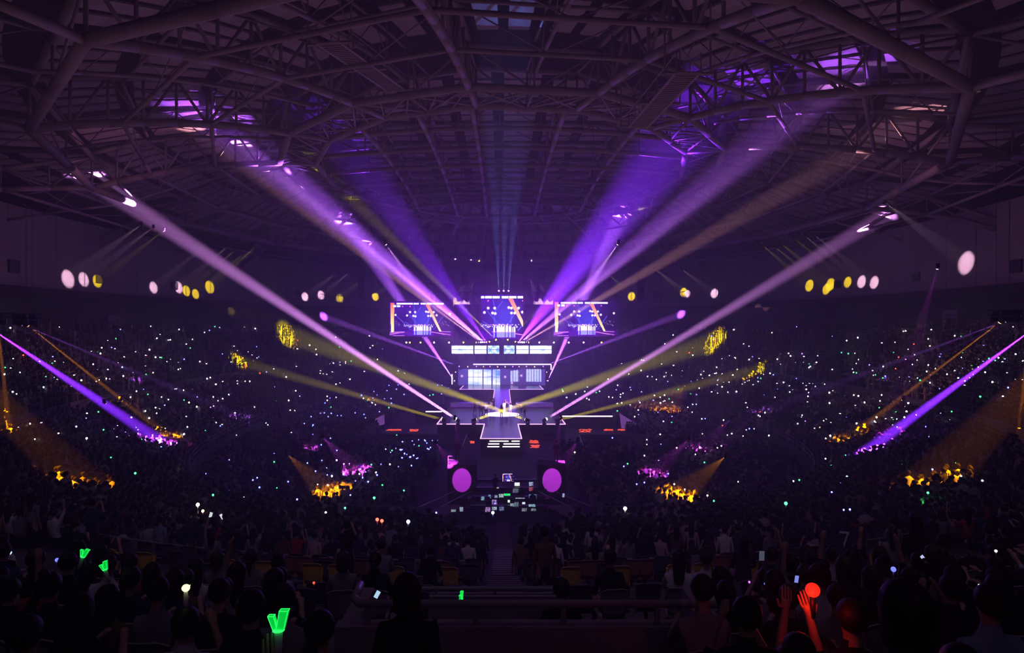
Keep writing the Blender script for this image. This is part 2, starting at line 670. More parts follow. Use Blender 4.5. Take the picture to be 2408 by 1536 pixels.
# ------------------------------------------------------------------ moving heads and their beams
WHITE_LENS = mat('glowing_lens_pink_white', (0.8, 0.8, 0.8), 0.3, emit=(1.0, 0.80, 1.0), strength=8)
YELLOW_LENS = mat('glowing_lens_yellow', (0.8, 0.8, 0.5), 0.3, emit=(1.0, 0.85, 0.12), strength=6)
VIOLET_LENS = mat('glowing_lens_violet', (0.8, 0.5, 0.8), 0.3, emit=(0.75, 0.32, 1.0), strength=6)
ORANGE_LENS = mat('glowing_lens_orange', (0.8, 0.6, 0.4), 0.3, emit=(1.0, 0.55, 0.2), strength=6)
DULL_LENS = mat('dark_glass_lens', (0.03, 0.03, 0.04), 0.2)
LENS = {'w': WHITE_LENS, 'y': YELLOW_LENS, 'v': VIOLET_LENS, 'o': ORANGE_LENS, '-': DULL_LENS}
BEAMC = {'w': (0.80, 0.42, 1.0), 'pw': (0.82, 0.30, 1.0), 'wd': (1.0, 0.60, 0.86), 'y': (1.0, 0.72, 0.0), 'yw': (1.0, 0.78, 0.0), 'v': (0.42, 0.10, 1.0), 'iv': (0.20, 0.02, 0.9),
         'm': (0.75, 0.06, 0.95), 'o': (1.0, 0.30, 0.0), 'b': (0.14, 0.25, 1.0), 'po': (1.0, 0.42, 0.45), 'ol': (0.75, 0.52, 0.02)}
COLWORD = {'w': 'pinkish white', 'pw': 'pinkish white', 'wd': 'pinkish white', 'y': 'yellow', 'yw': 'yellow', 'v': 'violet', 'iv': 'deep violet', 'm': 'magenta',
           'o': 'orange', 'b': 'blue', 'po': 'pale orange', 'ol': 'olive yellow'}

head_me = MB().lathe([(0.10, -0.24), (0.17, -0.20), (0.19, 0.0), (0.17, 0.16), (0.20, 0.20), (0.20, 0.26)], 12).mesh('head', BLACK, True)
lens_me = MB().ball((0, 0, 0.24), 0.185, 12, 8, s=(1, 1, 0.85)).mesh('lens', WHITE_LENS, True)
base_me = MB().box((0, 0, 0.11), (0.44, 0.36, 0.22)).box((0, 0, 0.245), (0.24, 0.24, 0.05)).mesh('base', BLACK)
yoke_me = MB().box((0.25, 0, 0.47), (0.05, 0.16, 0.44)).box((-0.25, 0, 0.47), (0.05, 0.16, 0.44)).box((0, 0, 0.28), (0.5, 0.16, 0.06)).mesh('yoke', BLACK)


def fixture(src, tgt, lens='w', hang=False, label='', group=None, scale=1.0, cat='stage light', name='moving_head'):
    src, tgt = Vector(src), Vector(tgt)
    d = (tgt - src).normalized()
    flip = -1 if hang else 1
    root = thing(name, src - Vector((0, 0, 0.55 * flip * scale)), label, cat, group)
    az = math.atan2(d.y, d.x) - PI / 2
    for nm, me in (('base', base_me), ('yoke', yoke_me)):
        o = link(bpy.data.objects.new(nm, me), root)
        o.scale = (scale, scale, scale * flip)
        if nm == 'yoke':
            o.rotation_euler = (0, 0, az)
    h = link(bpy.data.objects.new('head', head_me), root)
    h.location = (0, 0, 0.55 * flip * scale)
    h.scale = (scale,) * 3
    h.rotation_euler = d.to_track_quat('Z', 'Y').to_euler()
    le = link(bpy.data.objects.new('lens', lens_me), h)
    if lens != 'w':
        le.material_slots[0].link = 'OBJECT'
        le.material_slots[0].material = LENS[lens]
    return root, d


def beam(src, tgt, col, half, watts, lens='w', hang=False, label='', group=None, blend=0.9, radius=0.03, scale=1.0, visible=True, wide_lens=0):
    d = (Vector(tgt) - Vector(src)).normalized()
    ld = bpy.data.lights.new('beam', 'SPOT')
    ld.energy = watts / (5 if wide_lens else 1)
    ld.spot_size = math.radians(2 * half)
    ld.spot_blend = blend
    ld.shadow_soft_size = radius
    ld.color = BEAMC[col]
    lo = bpy.data.objects.new('beam', ld)
    if visible:
        root, d = fixture(src, tgt, lens, hang, label, group, scale)
        link(lo, root)
        lo.location = Vector((0, 0, 0.55 * (-1 if hang else 1) * scale)) + d * 0.55 * scale
    else:
        link(lo)
        lo.location = src
    lo.rotation_euler = d.to_track_quat('-Z', 'Y').to_euler()
    if wide_lens:                                   # a ring of lamps behind one big lens
        u = d.orthogonal().normalized()
        for k in range(4):
            c = lo.copy()
            COL.objects.link(c)
            c.location = lo.location + Quaternion(d, k * PI / 2) @ u * wide_lens
    return lo


KW = 1000.0
ZS = 1.6                                            # stage height
G1 = 'lights along the front edge of the round-circle stage'
EDGE = 84.3
for px, tg, col, half, w, ln, lab in (
        (1045, (620, 866, 100), 'y', 1.8, 3600, 'y', 'yellow beam light at the far left end of the stage front edge'),
        (1077, (330, 497, 73), 'pw', 1.6, 24000, 'w', 'brightest pinkish white beam light on the stage edge, aimed up left'),
        (1114, (1500, 862, 106), 'yw', 2.4, 7200, 'y', 'yellow beam light just left of the short front runway, aimed right'),
        (1241, (860, 852, 106), 'yw', 2.4, 7200, 'y', 'yellow beam light just right of the short front runway, aimed left'),
        (1280, (2040, 531, 83), 'pw', 1.5, 20000, 'w', 'pinkish white beam light on the stage edge, aimed up right'),
        (1311, (1740, 880, 100), 'y', 1.8, 3600, 'y', 'yellow beam light at the far right end of the stage front edge')):
    s = P(px, 998, EDGE); s.z = ZS + 0.55
    beam(s, P(*tg), col, half, w * KW, ln, False, lab, G1, wide_lens=.14, radius=.02, scale=1.15)

UL, UR = P(1136, 806, 123), P(1227, 806, 123)
G2 = 'cluster of beam lights above the bright banner screens'
for side, S0, rows in ((-1, UL, (
        ((1190, 760, 120), 'yw', 0.8, 200, 'y', 'yellow beam light above the banner, aimed inwards from the left'),
        ((880, 430, 80), 'iv', 3.4, 1300, 'v', 'deep violet beam light above the banner screens, aimed up left'),
        ((440, 222, 60), 'v', 2.3, 7000, 'v', 'violet beam light above the banner screens, widest beam towards upper left'),
        ((610, 376, 76), 'pw', 1.0, 9500, 'w', 'pinkish white beam light above the banner screens, aimed up left'),
        ((450, 296, 66), 'po', 1.1, 3000, 'w', 'pale orange beam light above the banner screens, aimed up left'),
        ((600, 716, 110), 'pw', 1.2, 700, 'w', 'pale beam light above the banner screens, aimed almost level to the left'),
        ((620, 742, 112), 'ol', 1.2, 500, 'y', 'olive beam light above the banner screens, aimed level to the left'))),
        (1, UR, (
        ((1172, 760, 120), 'yw', 0.8, 200, 'y', 'yellow beam light above the banner, aimed inwards from the right'),
        ((1590, 330, 66), 'iv', 4.0, 3400, 'v', 'deep violet beam light above the banner screens, aimed up right'),
        ((1900, 240, 52), 'v', 1.7, 3800, 'v', 'violet beam light above the banner screens, aimed up right'),
        ((1830, 320, 60), 'pw', 0.9, 2800, 'w', 'pinkish white beam light above the banner screens, aimed up right'),
        ((2010, 355, 60), 'po', 1.2, 2200, 'w', 'pale orange beam light above the banner screens, aimed up right'),
        ((1800, 690, 110), 'pw', 1.2, 900, 'w', 'pale beam light above the banner screens, aimed almost level to the right'),
        ((1800, 722, 112), 'po', 1.2, 400, 'y', 'dim orange beam light above the banner screens, aimed level to the right')))):
    for i, (tg, col, half, w, ln, lab) in enumerate(rows):
        beam(S0 + Vector((side * 0.34 * (i - 3), 0, 0)), P(*tg), col, half, w * KW, ln, True, lab, G2, radius=.03, scale=0.9)
beam(P(1168, 801, 122), P(850, 490, 92), 'ol', 1.5, 1400 * KW, 'y', True, 'olive beam light under the middle screen, aimed up left', G2)
beam(P(1192, 801, 122), P(1400, 600, 104), 'ol', 1.5, 500 * KW, 'y', True, 'olive beam light under the middle screen, aimed up right', G2)

for j, dx in enumerate((-0.9, 0.0, 0.9)):
    beam(Vector((0.35 + dx, 124.6, 20.6)), Vector((0.4 + dx * 1.5, 45, 34)), 'b', 0.9, 380 * KW, 'v', False,
         'blue beam light behind the middle screen, %s of three' % ('left', 'middle', 'right')[j], 'blue lights behind the middle screen')

G3 = 'violet lights at the sides of the main stage'
for px, py, tg, col, half, w, lab in (
        (1070, 898, (965, 742, 128), 'v', 2.8, 13000, 'bright violet beam light at the left end of the main stage'),
        (1287, 898, (1355, 744, 128), 'v', 2.8, 13000, 'bright violet beam light at the right end of the main stage'),
        (1083, 863, (830, 770, 133), 'v', 1.8, 9000, 'violet beam light at the left end of the stage header'),
        (1274, 863, (1520, 770, 133), 'v', 1.8, 9000, 'violet beam light at the right end of the stage header')):
    beam(P(px, py, 137.5), P(*tg), col, half, w * KW, 'v', False, lab, G3, radius=.03)
G4 = 'small lights along the stage header'
for px, py, tx, ty, col, w, lab in (
        (1120, 863, 1127, 838, 'm', 60, 'magenta light on the stage header, third bright one from the left'),
        (1153, 863, 1124, 838, 'm', 60, 'magenta light on the stage header, left of the middle'),
        (1205, 863, 1234, 838, 'm', 60, 'magenta light on the stage header, right of the middle'),
        (1238, 863, 1231, 838, 'm', 60, 'magenta light on the stage header, third from the right'),
        (1070, 876, 1128, 846, 'o', 40, 'orange light low at the left end of the stage header'),
        (1287, 876, 1234, 848, 'o', 40, 'orange light low at the right end of the stage header'),
        (1136, 863, 1178, 848, 'o', 22, 'orange light on the stage header, left of the middle'),
        (1222, 863, 1180, 848, 'o', 22, 'orange light on the stage header, right of the middle'),
        (1100, 863, 1098, 856, 'y', 1, 'small pale light on the stage header near its left end'),
        (1170, 863, 1170, 856, 'y', 1, 'small pale light on the stage header just left of the middle'),
        (1188, 863, 1188, 856, 'y', 1, 'small pale light on the stage header just right of the middle'),
        (1257, 863, 1260, 856, 'y', 1, 'small pale light on the stage header near its right end')):
    beam(P(px, py, 138.6), P(tx, ty, 134), col, 1.2, w * KW, {'m': 'v', 'o': 'o', 'y': 'y'}[col], False, lab, G4, scale=0.7)

# the two side truss bars with their beams down into the stands
for side, row in ((-1, ((57, 759, (402, 1032), 'o', 1.0, 3000, 'o', 'orange'), (5, 757, (340, 900), 'v', 0.9, 240, 'v', 'dim violet'),
                        (41, 759, (640, 1010), 'v', 1.1, 1200, 'v', 'violet'), (-46, 757, (425, 1070), 'iv', 2.2, 17000, 'v', 'strongest violet'),
                        (80, 760, (760, 900), 'v', 0.8, 130, 'v', 'faint violet'), (-12, 700, (22, 1015), 'o', 1.5, 900, 'o', 'orange and steepest'))),
                  (1, ((2360, 751, (1988, 1035), 'o', 1.0, 3000, 'o', 'orange'), (2393, 750, (2060, 900), 'v', 0.9, 240, 'v', 'dim violet'),
                       (2376, 751, (1760, 980), 'v', 1.1, 1200, 'v', 'violet'), (2455, 755, (1985, 1100), 'iv', 2.2, 17000, 'v', 'strongest violet'),
                       (2337, 752, (1660, 900), 'v', 0.8, 130, 'v', 'faint violet'), (2425, 720, (2398, 1010), 'o', 1.5, 600, 'o', 'orange and steepest')))):
    word = 'left' if side < 0 else 'right'
    a, b = P(-90 if side < 0 else 2325, 749 if side < 0 else 744, 45), P(95 if side < 0 else 2500, 752 if side < 0 else 742, 45)
    t = thing('hanging_truss', (0, 0, 0), 'short black truss bar with beam lights hanging at the %s edge of the hall' % word, 'truss')
    mb, m2 = MB(), MB()
    for dz, dy in ((0, -.15), (0, .15), (.3, -.15), (.3, .15)):
        mb.bar(a + Vector((0, dy, dz + .1)), b + Vector((0, dy, dz + .1)), 0.025, 5)
    n = 14
    for i in range(n):
        p, q = a.lerp(b, i / n), a.lerp(b, (i + 1) / n)
        for dy in (-.15, .15):
            m2.bar(p + Vector((0, dy, .1)), q + Vector((0, dy, .4)), 0.012, 4)
    mb.build('chord', BLACK, t); m2.build('web_bars', BLACK, t)
    mb = MB()
    for f in (0.1, 0.9):
        p = a.lerp(b, f)
        mb.bar(p + Vector((0, 0, .4)), p + Vector((0, 0, 14)), 0.012, 4)
    mb.build('cable', BLACK, t)
    for px, py, tg, col, half, w, ln, wd in row:
        e = hit(tg[0], tg[1])
        beam(P(px, py, 45), e, col, half, w * KW, ln, True, '%s beam light on the hanging truss at the %s edge of the hall' % (wd, word),
             'beam lights on the %s side truss' % word)

# spots thrown on the upper wall
def wall_at(px, py):
    Y = 150.0
    while Y > 20:
        x = (px - CX) / F * Y
        if (x / 50) ** 2 + ((Y - 75) / 80) ** 2 <= 1:
            break
        Y -= 0.1
    return P(px, py, Y)


WALLSPOTS = [(160, 655, 20, 'wd'), (197, 657, 16, 'wd'), (229, 661, 14, 'y'), (361, 676, 13, 'wd'), (420, 676, 13, 'wd'), (438, 684, 12, 'y'),
             (460, 691, 11, 'y'), (493, 675, 14, 'y'), (717, 698, 10, 'wd'), (755, 694, 10, 'wd'), (799, 702, 10, 'y'), (883, 698, 9, 'y'),
             (1485, 697, 10, 'y'), (1607, 687, 10, 'y'), (1616, 691, 9, 'wd'), (1680, 690, 11, 'wd'), (1903, 671, 13, 'y'), (1943, 680, 12, 'y'),
             (1953, 669, 14, 'y'), (1993, 663, 12, 'y'), (2026, 662, 14, 'wd'), (2056, 664, 14, 'wd'), (2272, 617, 25, 'wd'),
             (1048, 657, 9, 'wd'), (1092, 657, 8, 'wd'), (1116, 658, 8, 'y'), (1264, 657, 8, 'wd'), (1308, 657, 8, 'wd'),
             (1077, 702, 10, 'y'), (1099, 706, 9, 'wd'), (1263, 703, 10, 'wd'), (1288, 706, 10, 'y')]
for i, (px, py, r, col) in enumerate(WALLSPOTS):
    w = wall_at(px, py)
    n = Vector((-w.x / 2500, -(w.y - 75) / 6400, 0)).normalized()
    cd = Vector((-w.x, -w.y, 0)).normalized()
    src = w + (n * .45 + cd * .55).normalized() * 15 + Vector((0, 0, 5.0 if w.y < 120 else 3.5))
    dist = (src - w).length
    half = math.degrees(math.atan(r * 1.12 * w.y / F / dist))
    mid = 'left' if px < 900 else 'right' if px > 1400 else 'middle'
    beam(src, w, col, half, 0.0125 * dist * dist * (9.5 if col == 'wd' else 8.5) * 1150 * math.exp(HAZE * w.y) , 'y' if col == 'y' else 'w', True,
         'small black spotlight under the roof, throwing the %s wall disc, %s from the left' % (COLWORD[col], ORD[sorted(q[0] for q in WALLSPOTS).index(px)]),
         'spotlights throwing %s discs on the %s wall' % (COLWORD[col], mid), blend=0.55, radius=0.03, scale=0.5)

# spots thrown on the crowd
CROWDSPOTS = ((190, 1133, 42, 'o', 1.0), (777, 1160, 34, 'o', 1.0), (1600, 1165, 34, 'o', 1.2), (2195, 1128, 48, 'o', 1.0), (12, 1012, 22, 'o', 1.5),
                          (2404, 1022, 22, 'o', 1.5), (408, 1030, 14, 'o', .8), (1990, 1032, 18, 'o', .8), (1560, 966, 45, 'o', .5), (840, 1112, 27, 'm', 1.3), (1535, 1118, 27, 'm', 1.0),
                          (1640, 1060, 22, 'm', .8), (1690, 1052, 14, 'm', .5), (735, 1055, 14, 'm', .5), (1083, 1128, 26, 'm', 0.8), (1300, 1122, 27, 'm', 0.8),
                          (380, 1040, 26, 'm', .4), (2090, 1020, 30, 'm', .4), (875, 943, 12, 'o', .5))
for px, py, r, col, w in CROWDSPOTS:
    e = hit(px, py, 1.0)
    sx = 1 if e.x > 0 else -1
    src = Vector((sx * 33, e.y - 5, 18.5)) if abs(px - 1190) > 880 else e + Vector((sx * 1.5, -6.0, 4.2))
    dist = (src - e).length
    half = math.degrees(math.atan(r * 1.25 * e.y / F / dist))
    beam(src, e, col, half, dist * dist * w * 330, 'o' if col == 'o' else 'v', True,
         'small spotlight aimed at a %s lit patch of crowd, %s from the left' % (COLWORD[col], ORD[sorted(q[0] for q in CROWDSPOTS).index(px)]), 'spotlights aimed down at the crowd', blend=0.4, radius=0.03, scale=0.5)

# key lights added under the roof to brighten the performers
beam(Vector((-14, 80, 24)), Vector((0, 94, 2.4)), 'pw', 5.0, 550 * KW, 'w', True, 'added white key light under the roof aimed at the dancers from the left', None, scale=0.7)
beam(Vector((14, 80, 24)), Vector((0, 94, 2.4)), 'w', 5.0, 550 * KW, 'w', True, 'added white key light under the roof aimed at the dancers from the right', None, scale=0.7)

# ------------------------------------------------------------------ stage
STAGE = mat('black_gloss_stage_floor', (0.006, 0.006, 0.010), 0.22, spec=.22)
SKIRT = mat('black_stage_skirt', (0.008, 0.007, 0.012), 0.95, spec=.05)
NEON = mat('pink_white_edge_light', (0.9, 0.8, 0.9), 0.4, emit=(1.0, 0.48, 0.95), strength=2.8)
NEONW = mat('white_edge_light', (0.9, 0.9, 0.9), 0.4, emit=(1.0, 0.82, 1.0), strength=3.5)
NEONO = mat('orange_floor_line_light', (0.9, 0.4, 0.3), 0.4, emit=(1.0, 0.10, 0.03), strength=1.6)
FRAME = mat('screen_black_frame', (0.008, 0.008, 0.01), 0.5)


def platform(x0, x1, y0, y1, z, name, label, cat='stage', lines=()):
    t = thing(name, ((x0 + x1) / 2, y0, 0), label, cat)
    cx = (x0 + x1) / 2
    MB().box((0, (y1 - y0) / 2, z - 0.05), (x1 - x0, y1 - y0, 0.1)).build('deck', STAGE, t)
    MB().box((0, (y1 - y0) / 2, (z - 0.1) / 2), (x1 - x0 - 0.06, y1 - y0 - 0.06, z - 0.1)).build('skirt', SKIRT, t)
    for pts, m in lines:
        mb = MB()
        mb.path([Vector((p[0] - cx, p[1] - y0, z + 0.02)) for p in pts], 0.06, 5)
        mb.build('edge_light', m, t)
    return t


XL = (1027 - CX) / F * EDGE
XR = (1330 - CX) / F * EDGE
mainst = platform(-8.4, 8.3, 131.0, 142.5, ZS, 'main_stage', 'wide black main stage under the big LED wall, edged with pink white light', lines=[
    ([(-8.0, 139.5), (-8.3, 131.05), (-1.45, 131.05)], NEON), ([(1.45, 131.05), (8.2, 131.05), (7.9, 139.5)], NEON)])
platform(-1.5, 1.5, 104.5, 131.0, ZS, 'runway', 'long narrow runway joining the main stage to the front stage', lines=[
    ([(-1.45, 131), (-1.45, 105)], NEON), ([(1.45, 131), (1.45, 105)], NEON)])
bst = platform(XL, XR, EDGE + 0.3, 104.5, ZS, 'front_stage', 'black gloss front stage with glowing circle where the dancers perform', lines=[
    ([(-2.2, EDGE + .3), (XL, EDGE + .3), (XL + .1, 91)], NEON), ([(2.0, EDGE + .3), (XR, EDGE + .3), (XR - .1, 91)], NEON),
    ([(-7.9, 104.4), (-3.6, 104.4)], NEON), ([(4.0, 104.4), (7.7, 104.4)], NEON)])
cxb = (XL + XR) / 2
# steps and grid drawn on the deck, the glowing circle, purple step blocks behind
mb = MB()
for i in range(9):
    mb.box((0 - cxb, 1.2 + i * 1.15, ZS + 0.004), (13.6 - i * .4, 0.035, 0.008))
for x in (-6.6, -5.2, -3.7, 3.9, 5.3, 6.8):
    mb.box((x - cxb, 4.6, ZS + 0.006), (0.05, 8.5, 0.012))
mb.build('deck_lines', mat('grey_deck_line', (0.25, 0.22, 0.35), 0.5, emit=(0.4, 0.3, 0.8), strength=0.12), bst)
mb = MB()
ccy = (CY + 0) and (12.4 * F / (975 - CY)) - EDGE - .3
for r0, r1 in ((2.0, 2.08), (2.28, 2.42)):
    n = 48
    vs = [(r * math.cos(2 * PI * k / n) - cxb + 0.05, r * math.sin(2 * PI * k / n) + ccy, z) for r, z in ((r0, ZS + .004), (r0, ZS + .03), (r1, ZS + .03), (r1, ZS + .004)) for k in range(n)]
    mb.add(vs, [(i * n + k, i * n + (k + 1) % n, (i + 1) * n + (k + 1) % n, (i + 1) * n + k) for i in range(3) for k in range(n)])
mb.build('circle_light', mat('pale_circle_light', (0.8, 0.8, 0.9), 0.4, emit=(0.7, 0.7, 1.0), strength=2.2), bst)
mb = MB()
mb.lathe([(1.85, 0.0), (1.85, 0.03)], 40, (0.05 - cxb, ccy, ZS + .002))
mb.build('circle_screen', mat('pale_blue_circle_screen', (0.6, 0.7, 0.8), 0.4, emit=(0.25, 0.42, 0.8), strength=.45), bst)
PURP = mat('purple_lit_step_front', (0.3, 0.15, 0.4), 0.5, emit=(0.30, 0.10, 0.75), strength=0.7)
for x0, x1, lab in ((-7.9, -2.2, 'purple glowing step block behind the circle on the left'), (2.2, 7.9, 'purple glowing step block behind the circle on the right')):
    t = thing('step_block', ((x0 + x1) / 2, 103.4, ZS), lab, 'steps', 'purple step blocks on the front stage')
    MB().box((0, 0, 0.3), (x1 - x0, 1.6, 0.6)).build('tread', STAGE, t)
    m = MB()
    for k in range(3):
        m.box((0, -0.82, 0.1 + k * 0.2), (x1 - x0, 0.04, 0.15))
    m.build('glowing_riser', PURP, t)
tong = platform(-2.35, 2.2, 73.6, EDGE + 0.3, ZS, 'front_runway', 'short black front runway reaching towards the sound desk', lines=[
    ([(-2.2, EDGE + .3), (-2.35, 73.65), (2.2, 73.65), (2.05, EDGE + .3)], NEON)])
for i, (py, segs) in enumerate(((1038, ((1151, 1196), (1203, 1222))), (1044.5, ((1148, 1174), (1184, 1222))), (1051, ((1146, 1174), (1182, 1222))))):
    Yd = 73.2 - 0.55 * i
    t = thing('light_step', (0, Yd, 0), ('topmost', 'middle', 'lowest')[i] + ' of three steps edged in white light below the front runway', 'step', 'lit steps below the front runway')
    z = EYE - (py - CY) / F * Yd
    MB().box((0, 0.3, z / 2), (4.4, 0.55, z)).build('tread', SKIRT, t)
    m = MB()
    for a, b in segs:
        m.box((((a + b) / 2 - CX) / F * Yd, -0.02, z + 0.02), ((b - a) / F * Yd, 0.07, 0.11))
    m.build('edge_light', NEONW, t)

# side wings of the front stage
for x0, x1, py, lab in ((-12.6, XL - .3, 968, 'left'), (XR + .3, 15.5, 979, 'right')):
    Yw = 12.4 * F / (py - CY)
    t = thing('stage_wing', ((x0 + x1) / 2, Yw, 0), 'low dark side wing of the front stage on the %s with a white edge line' % lab, 'stage')
    MB().box((0, 3, 0.78), (x1 - x0, 6, 1.5)).build('deck', SKIRT, t)
    MB().bar((-(x1 - x0) / 2 + (0 if lab == 'right' else 1.5), 0, 1.6), ((x1 - x0) / 2 - .2, 0, 1.6), 0.09, 5).build('edge_light', NEONW, t)

# orange scribbled floor lights
for cx0, cy0, w, h, seed, lab in ((925, 1011, 40, 2, 1, 'at the far left'), (973, 1012, 24, 3, 2, 'left of the front stage'), (1376, 1013, 34, 5, 3, 'right of the front runway'),
                               (1430, 1011, 26, 2, 4, 'further right of the runway'), (1462, 1011, 20, 2, 5, 'by the purple ramp on the right'), (1255, 1039, 26, 4, 6, 'right of the lit steps'),
                               (1258, 1050, 26, 4, 7, 'below the one right of the lit steps'), (1110, 1040, 12, 3, 8, 'left of the lit steps')):
    rr = random.Random(seed)
    mb = MB()
    pts = []
    for i in range(26):
        a = i * 0.8 + rr.random()
        pts.append((cx0 + w * 0.5 * math.cos(a) * rr.uniform(.5, 1), cy0 + h * math.sin(a * 1.3) * rr.uniform(.6, 1)))
    P3 = []
    for px, py in pts:
        Yd = (EYE - 0.06) * F / (py - CY)
        P3.append(Vector(((px - CX) / F * Yd, Yd, 0.06)))
    mb.path(P3, 0.035, 4)
    tag(mb.build('floor_light_tube', NEONO), 'orange glowing scribble of light tube, %s' % lab, 'light tube', 'orange light tubes on the floor')

# ------------------------------------------------------------------ screens
def grid_mesh(name, W, H, img, m, x_of=None):
    """flat panel W x H metres in the XZ plane, facing -Y, one cell per picture element, colours on the faces"""
    h, w = img.shape[:2]
    xs = np.linspace(-W / 2, W / 2, w + 1)
    zs = np.linspace(H / 2, -H / 2, h + 1)
    X, Z = np.meshgrid(xs, zs)
    v = np.stack([X.ravel(), np.zeros(X.size), Z.ravel()], 1)
    i, j = np.meshgrid(np.arange(h), np.arange(w), indexing='ij')
    a = (i * (w + 1) + j).ravel()
    f = np.stack([a + w + 1, a + w + 2, a + 1, a], 1)
    me = bpy.data.meshes.new(name)
    me.vertices.add(len(v)); me.vertices.foreach_set('co', v.ravel())
    me.loops.add(f.size); me.loops.foreach_set('vertex_index', f.ravel().astype(np.int32))
    me.polygons.add(len(f)); me.polygons.foreach_set('loop_start', np.arange(0, f.size, 4, dtype=np.int32))
    me.update(calc_edges=True)
    at = me.color_attributes.new('colour', 'FLOAT_COLOR', 'CORNER')
    c = np.ones((len(f), 4, 4), np.float32)
    c[:, :, :3] = img.reshape(-1, 1, 3)
    at.data.foreach_set('color', c.ravel())
    me.materials.append(m)
    return me


def paint_show(u0, u1, v0, v1, w, h):
    """what the hanging screens show: the stage itself, orange columns, blue beams, white lamps, dancers"""
    U, V = np.meshgrid(np.linspace(u0, u1, w), np.linspace(v0, v1, h))
    I = np.zeros((h, w, 3))
    g = np.clip(1 - U / 170, 0.15, 1)[..., None]
    I += np.array([0.035, 0.0, 0.24]) * g * (0.75 + 0.25 * np.cos(V / 14))[..., None]
    I += np.array([0.02, 0.03, 0.35]) * np.exp(-((U - 78) / 22) ** 2 - ((V - 40) / 30) ** 2)[..., None]

    def blend(mask, c):
        m = np.clip(mask, 0, 1)[..., None]
        I[:] = I * (1 - m) + np.array(c) * m

    def line(a, b, wd, c, al=1.0):
        ax, ay = a; bx, by = b
        L = math.hypot(bx - ax, by - ay)
        t = np.clip(((U - ax) * (bx - ax) + (V - ay) * (by - ay)) / L ** 2, 0, 1)
        d = np.hypot(U - ax - t * (bx - ax), V - ay - t * (by - ay))
        blend(al * np.clip(wd + 0.5 - d, 0, 1), c)

    def dot(x, y, r, c):
        blend(np.clip(r + 0.6 - np.hypot(U - x, V - y), 0, 1), c)
    # floor
    blend((V > 67) * 0.85, (0.05, 0.0, 0.22))
    blend(((V > 67) & (U > 104)) * 0.6, (0.03, 0.0, 0.08))
    for a, b in (((17, 33), (50, 65)), ((46, 28), (65, 51)), ((59, 34), (60, 53)), ((91, 34), (90, 53)), ((96, 35), (84, 54)), ((126, 33), (104, 64)), ((37, 47), (54, 57)), ((75, 10), (60, 30)), ((57, 8), (62, 30))):
        line(a, b, 0.5, (0.10, 0.12, 1.0), 0.7)
    # orange columns
    t = np.clip(V / 71, 0, 1)[..., None]
    colr = np.array([1.0, 0.10, 0.02]) * (1 - t) ** 1.3 + np.array([1.0, 0.75, 0.35]) * t
    m = ((U > 2 + V * 0.012) & (U < 11 - V * 0.02) & (V > 0.8) & (V < 71)).astype(float)[..., None]
    I[:] = I * (1 - m) + colr * m
    cx = 89 + (V - 5) * (120 - 89) / 64
    m = ((np.abs(U - cx) < 4.5 - V * 0.03) & (V > 5) & (V < 69)).astype(float)[..., None] * 0.95
    I[:] = I * (1 - m) + colr * m
    rr = np.random.default_rng(3)
    for x in np.arange(56, 98, 1.5):
        hh = rr.uniform(54, 59)
        c = rr.choice([0.0, 1.0], p=[0.25, 0.75])
        blend(((U > x) & (U < x + 1.5) & (V > hh) & (V < 67)).astype(float), (0.75 * c + .05, 0.7 * c + .02, 1.0 * c + .2))
        blend(((U > x) & (U < x + 1.5) & (V > 68) & (V < 77)).astype(float) * 0.7, (0.35 * c, 0.35 * c, 0.8))
    for k in range(70):
        x, y = rr.uniform(34, 104), rr.uniform(52, 60)
        dot(x, y, 0.5, (1.0, 0.8, 1.0))
    for k in range(26):
        x, y = rr.choice([rr.uniform(12, 32), rr.uniform(120, 142)]), rr.uniform(44, 56)
        dot(x, y, 0.15, (0.8, 0.7, 1.0))
    line((47, 54), (93, 54), 0.4, (0.9, 0.3, 0.9), 0.7)
    for x, y in ((13.6, 29.7), (41, 31), (48, 23), (60, 23), (56, 32), (61, 33), (91, 23), (86, 22), (104, 23), (111, 30.5), (91, 32), (97, 32), (142, 27)):
        dot(x, y, 2.3, (0.9, 0.6, 1.0)); dot(x, y, 1.4, (1, 1, 1))
    for x in (30.5, 48, 94, 112):
        dot(x, 9.5, 1.3, (1.0, 0.1, 0.6))
    for a, b in ((16, 40.5), (42, 55), (56.5, 69), (73, 85.5), (87, 100.5), (102, 127)):
        blend(((U > a) & (U < b) & (V > 1) & (V < 5)).astype(float), (0.95, 0.92, 1.0))
    for a, b in ((8, 15), (17, 25)):
        blend(((U > a) & (U < b) & (V > 6.5) & (V < 11)).astype(float), (0.7, 0.85, 1.0))
    for a, b in (((1, 71), (35, 70)), ((1, 74), (34, 71)), ((0, 77), (20, 73)), ((98, 70), (143, 77)), ((98, 70), (130, 76)), ((120, 69), (143, 70)), ((8, 79), (34, 79)), ((55, 67), (98, 67))):
        line(a, b, 0.35, (1.0, 0.3, 0.85), 0.85)
    return I


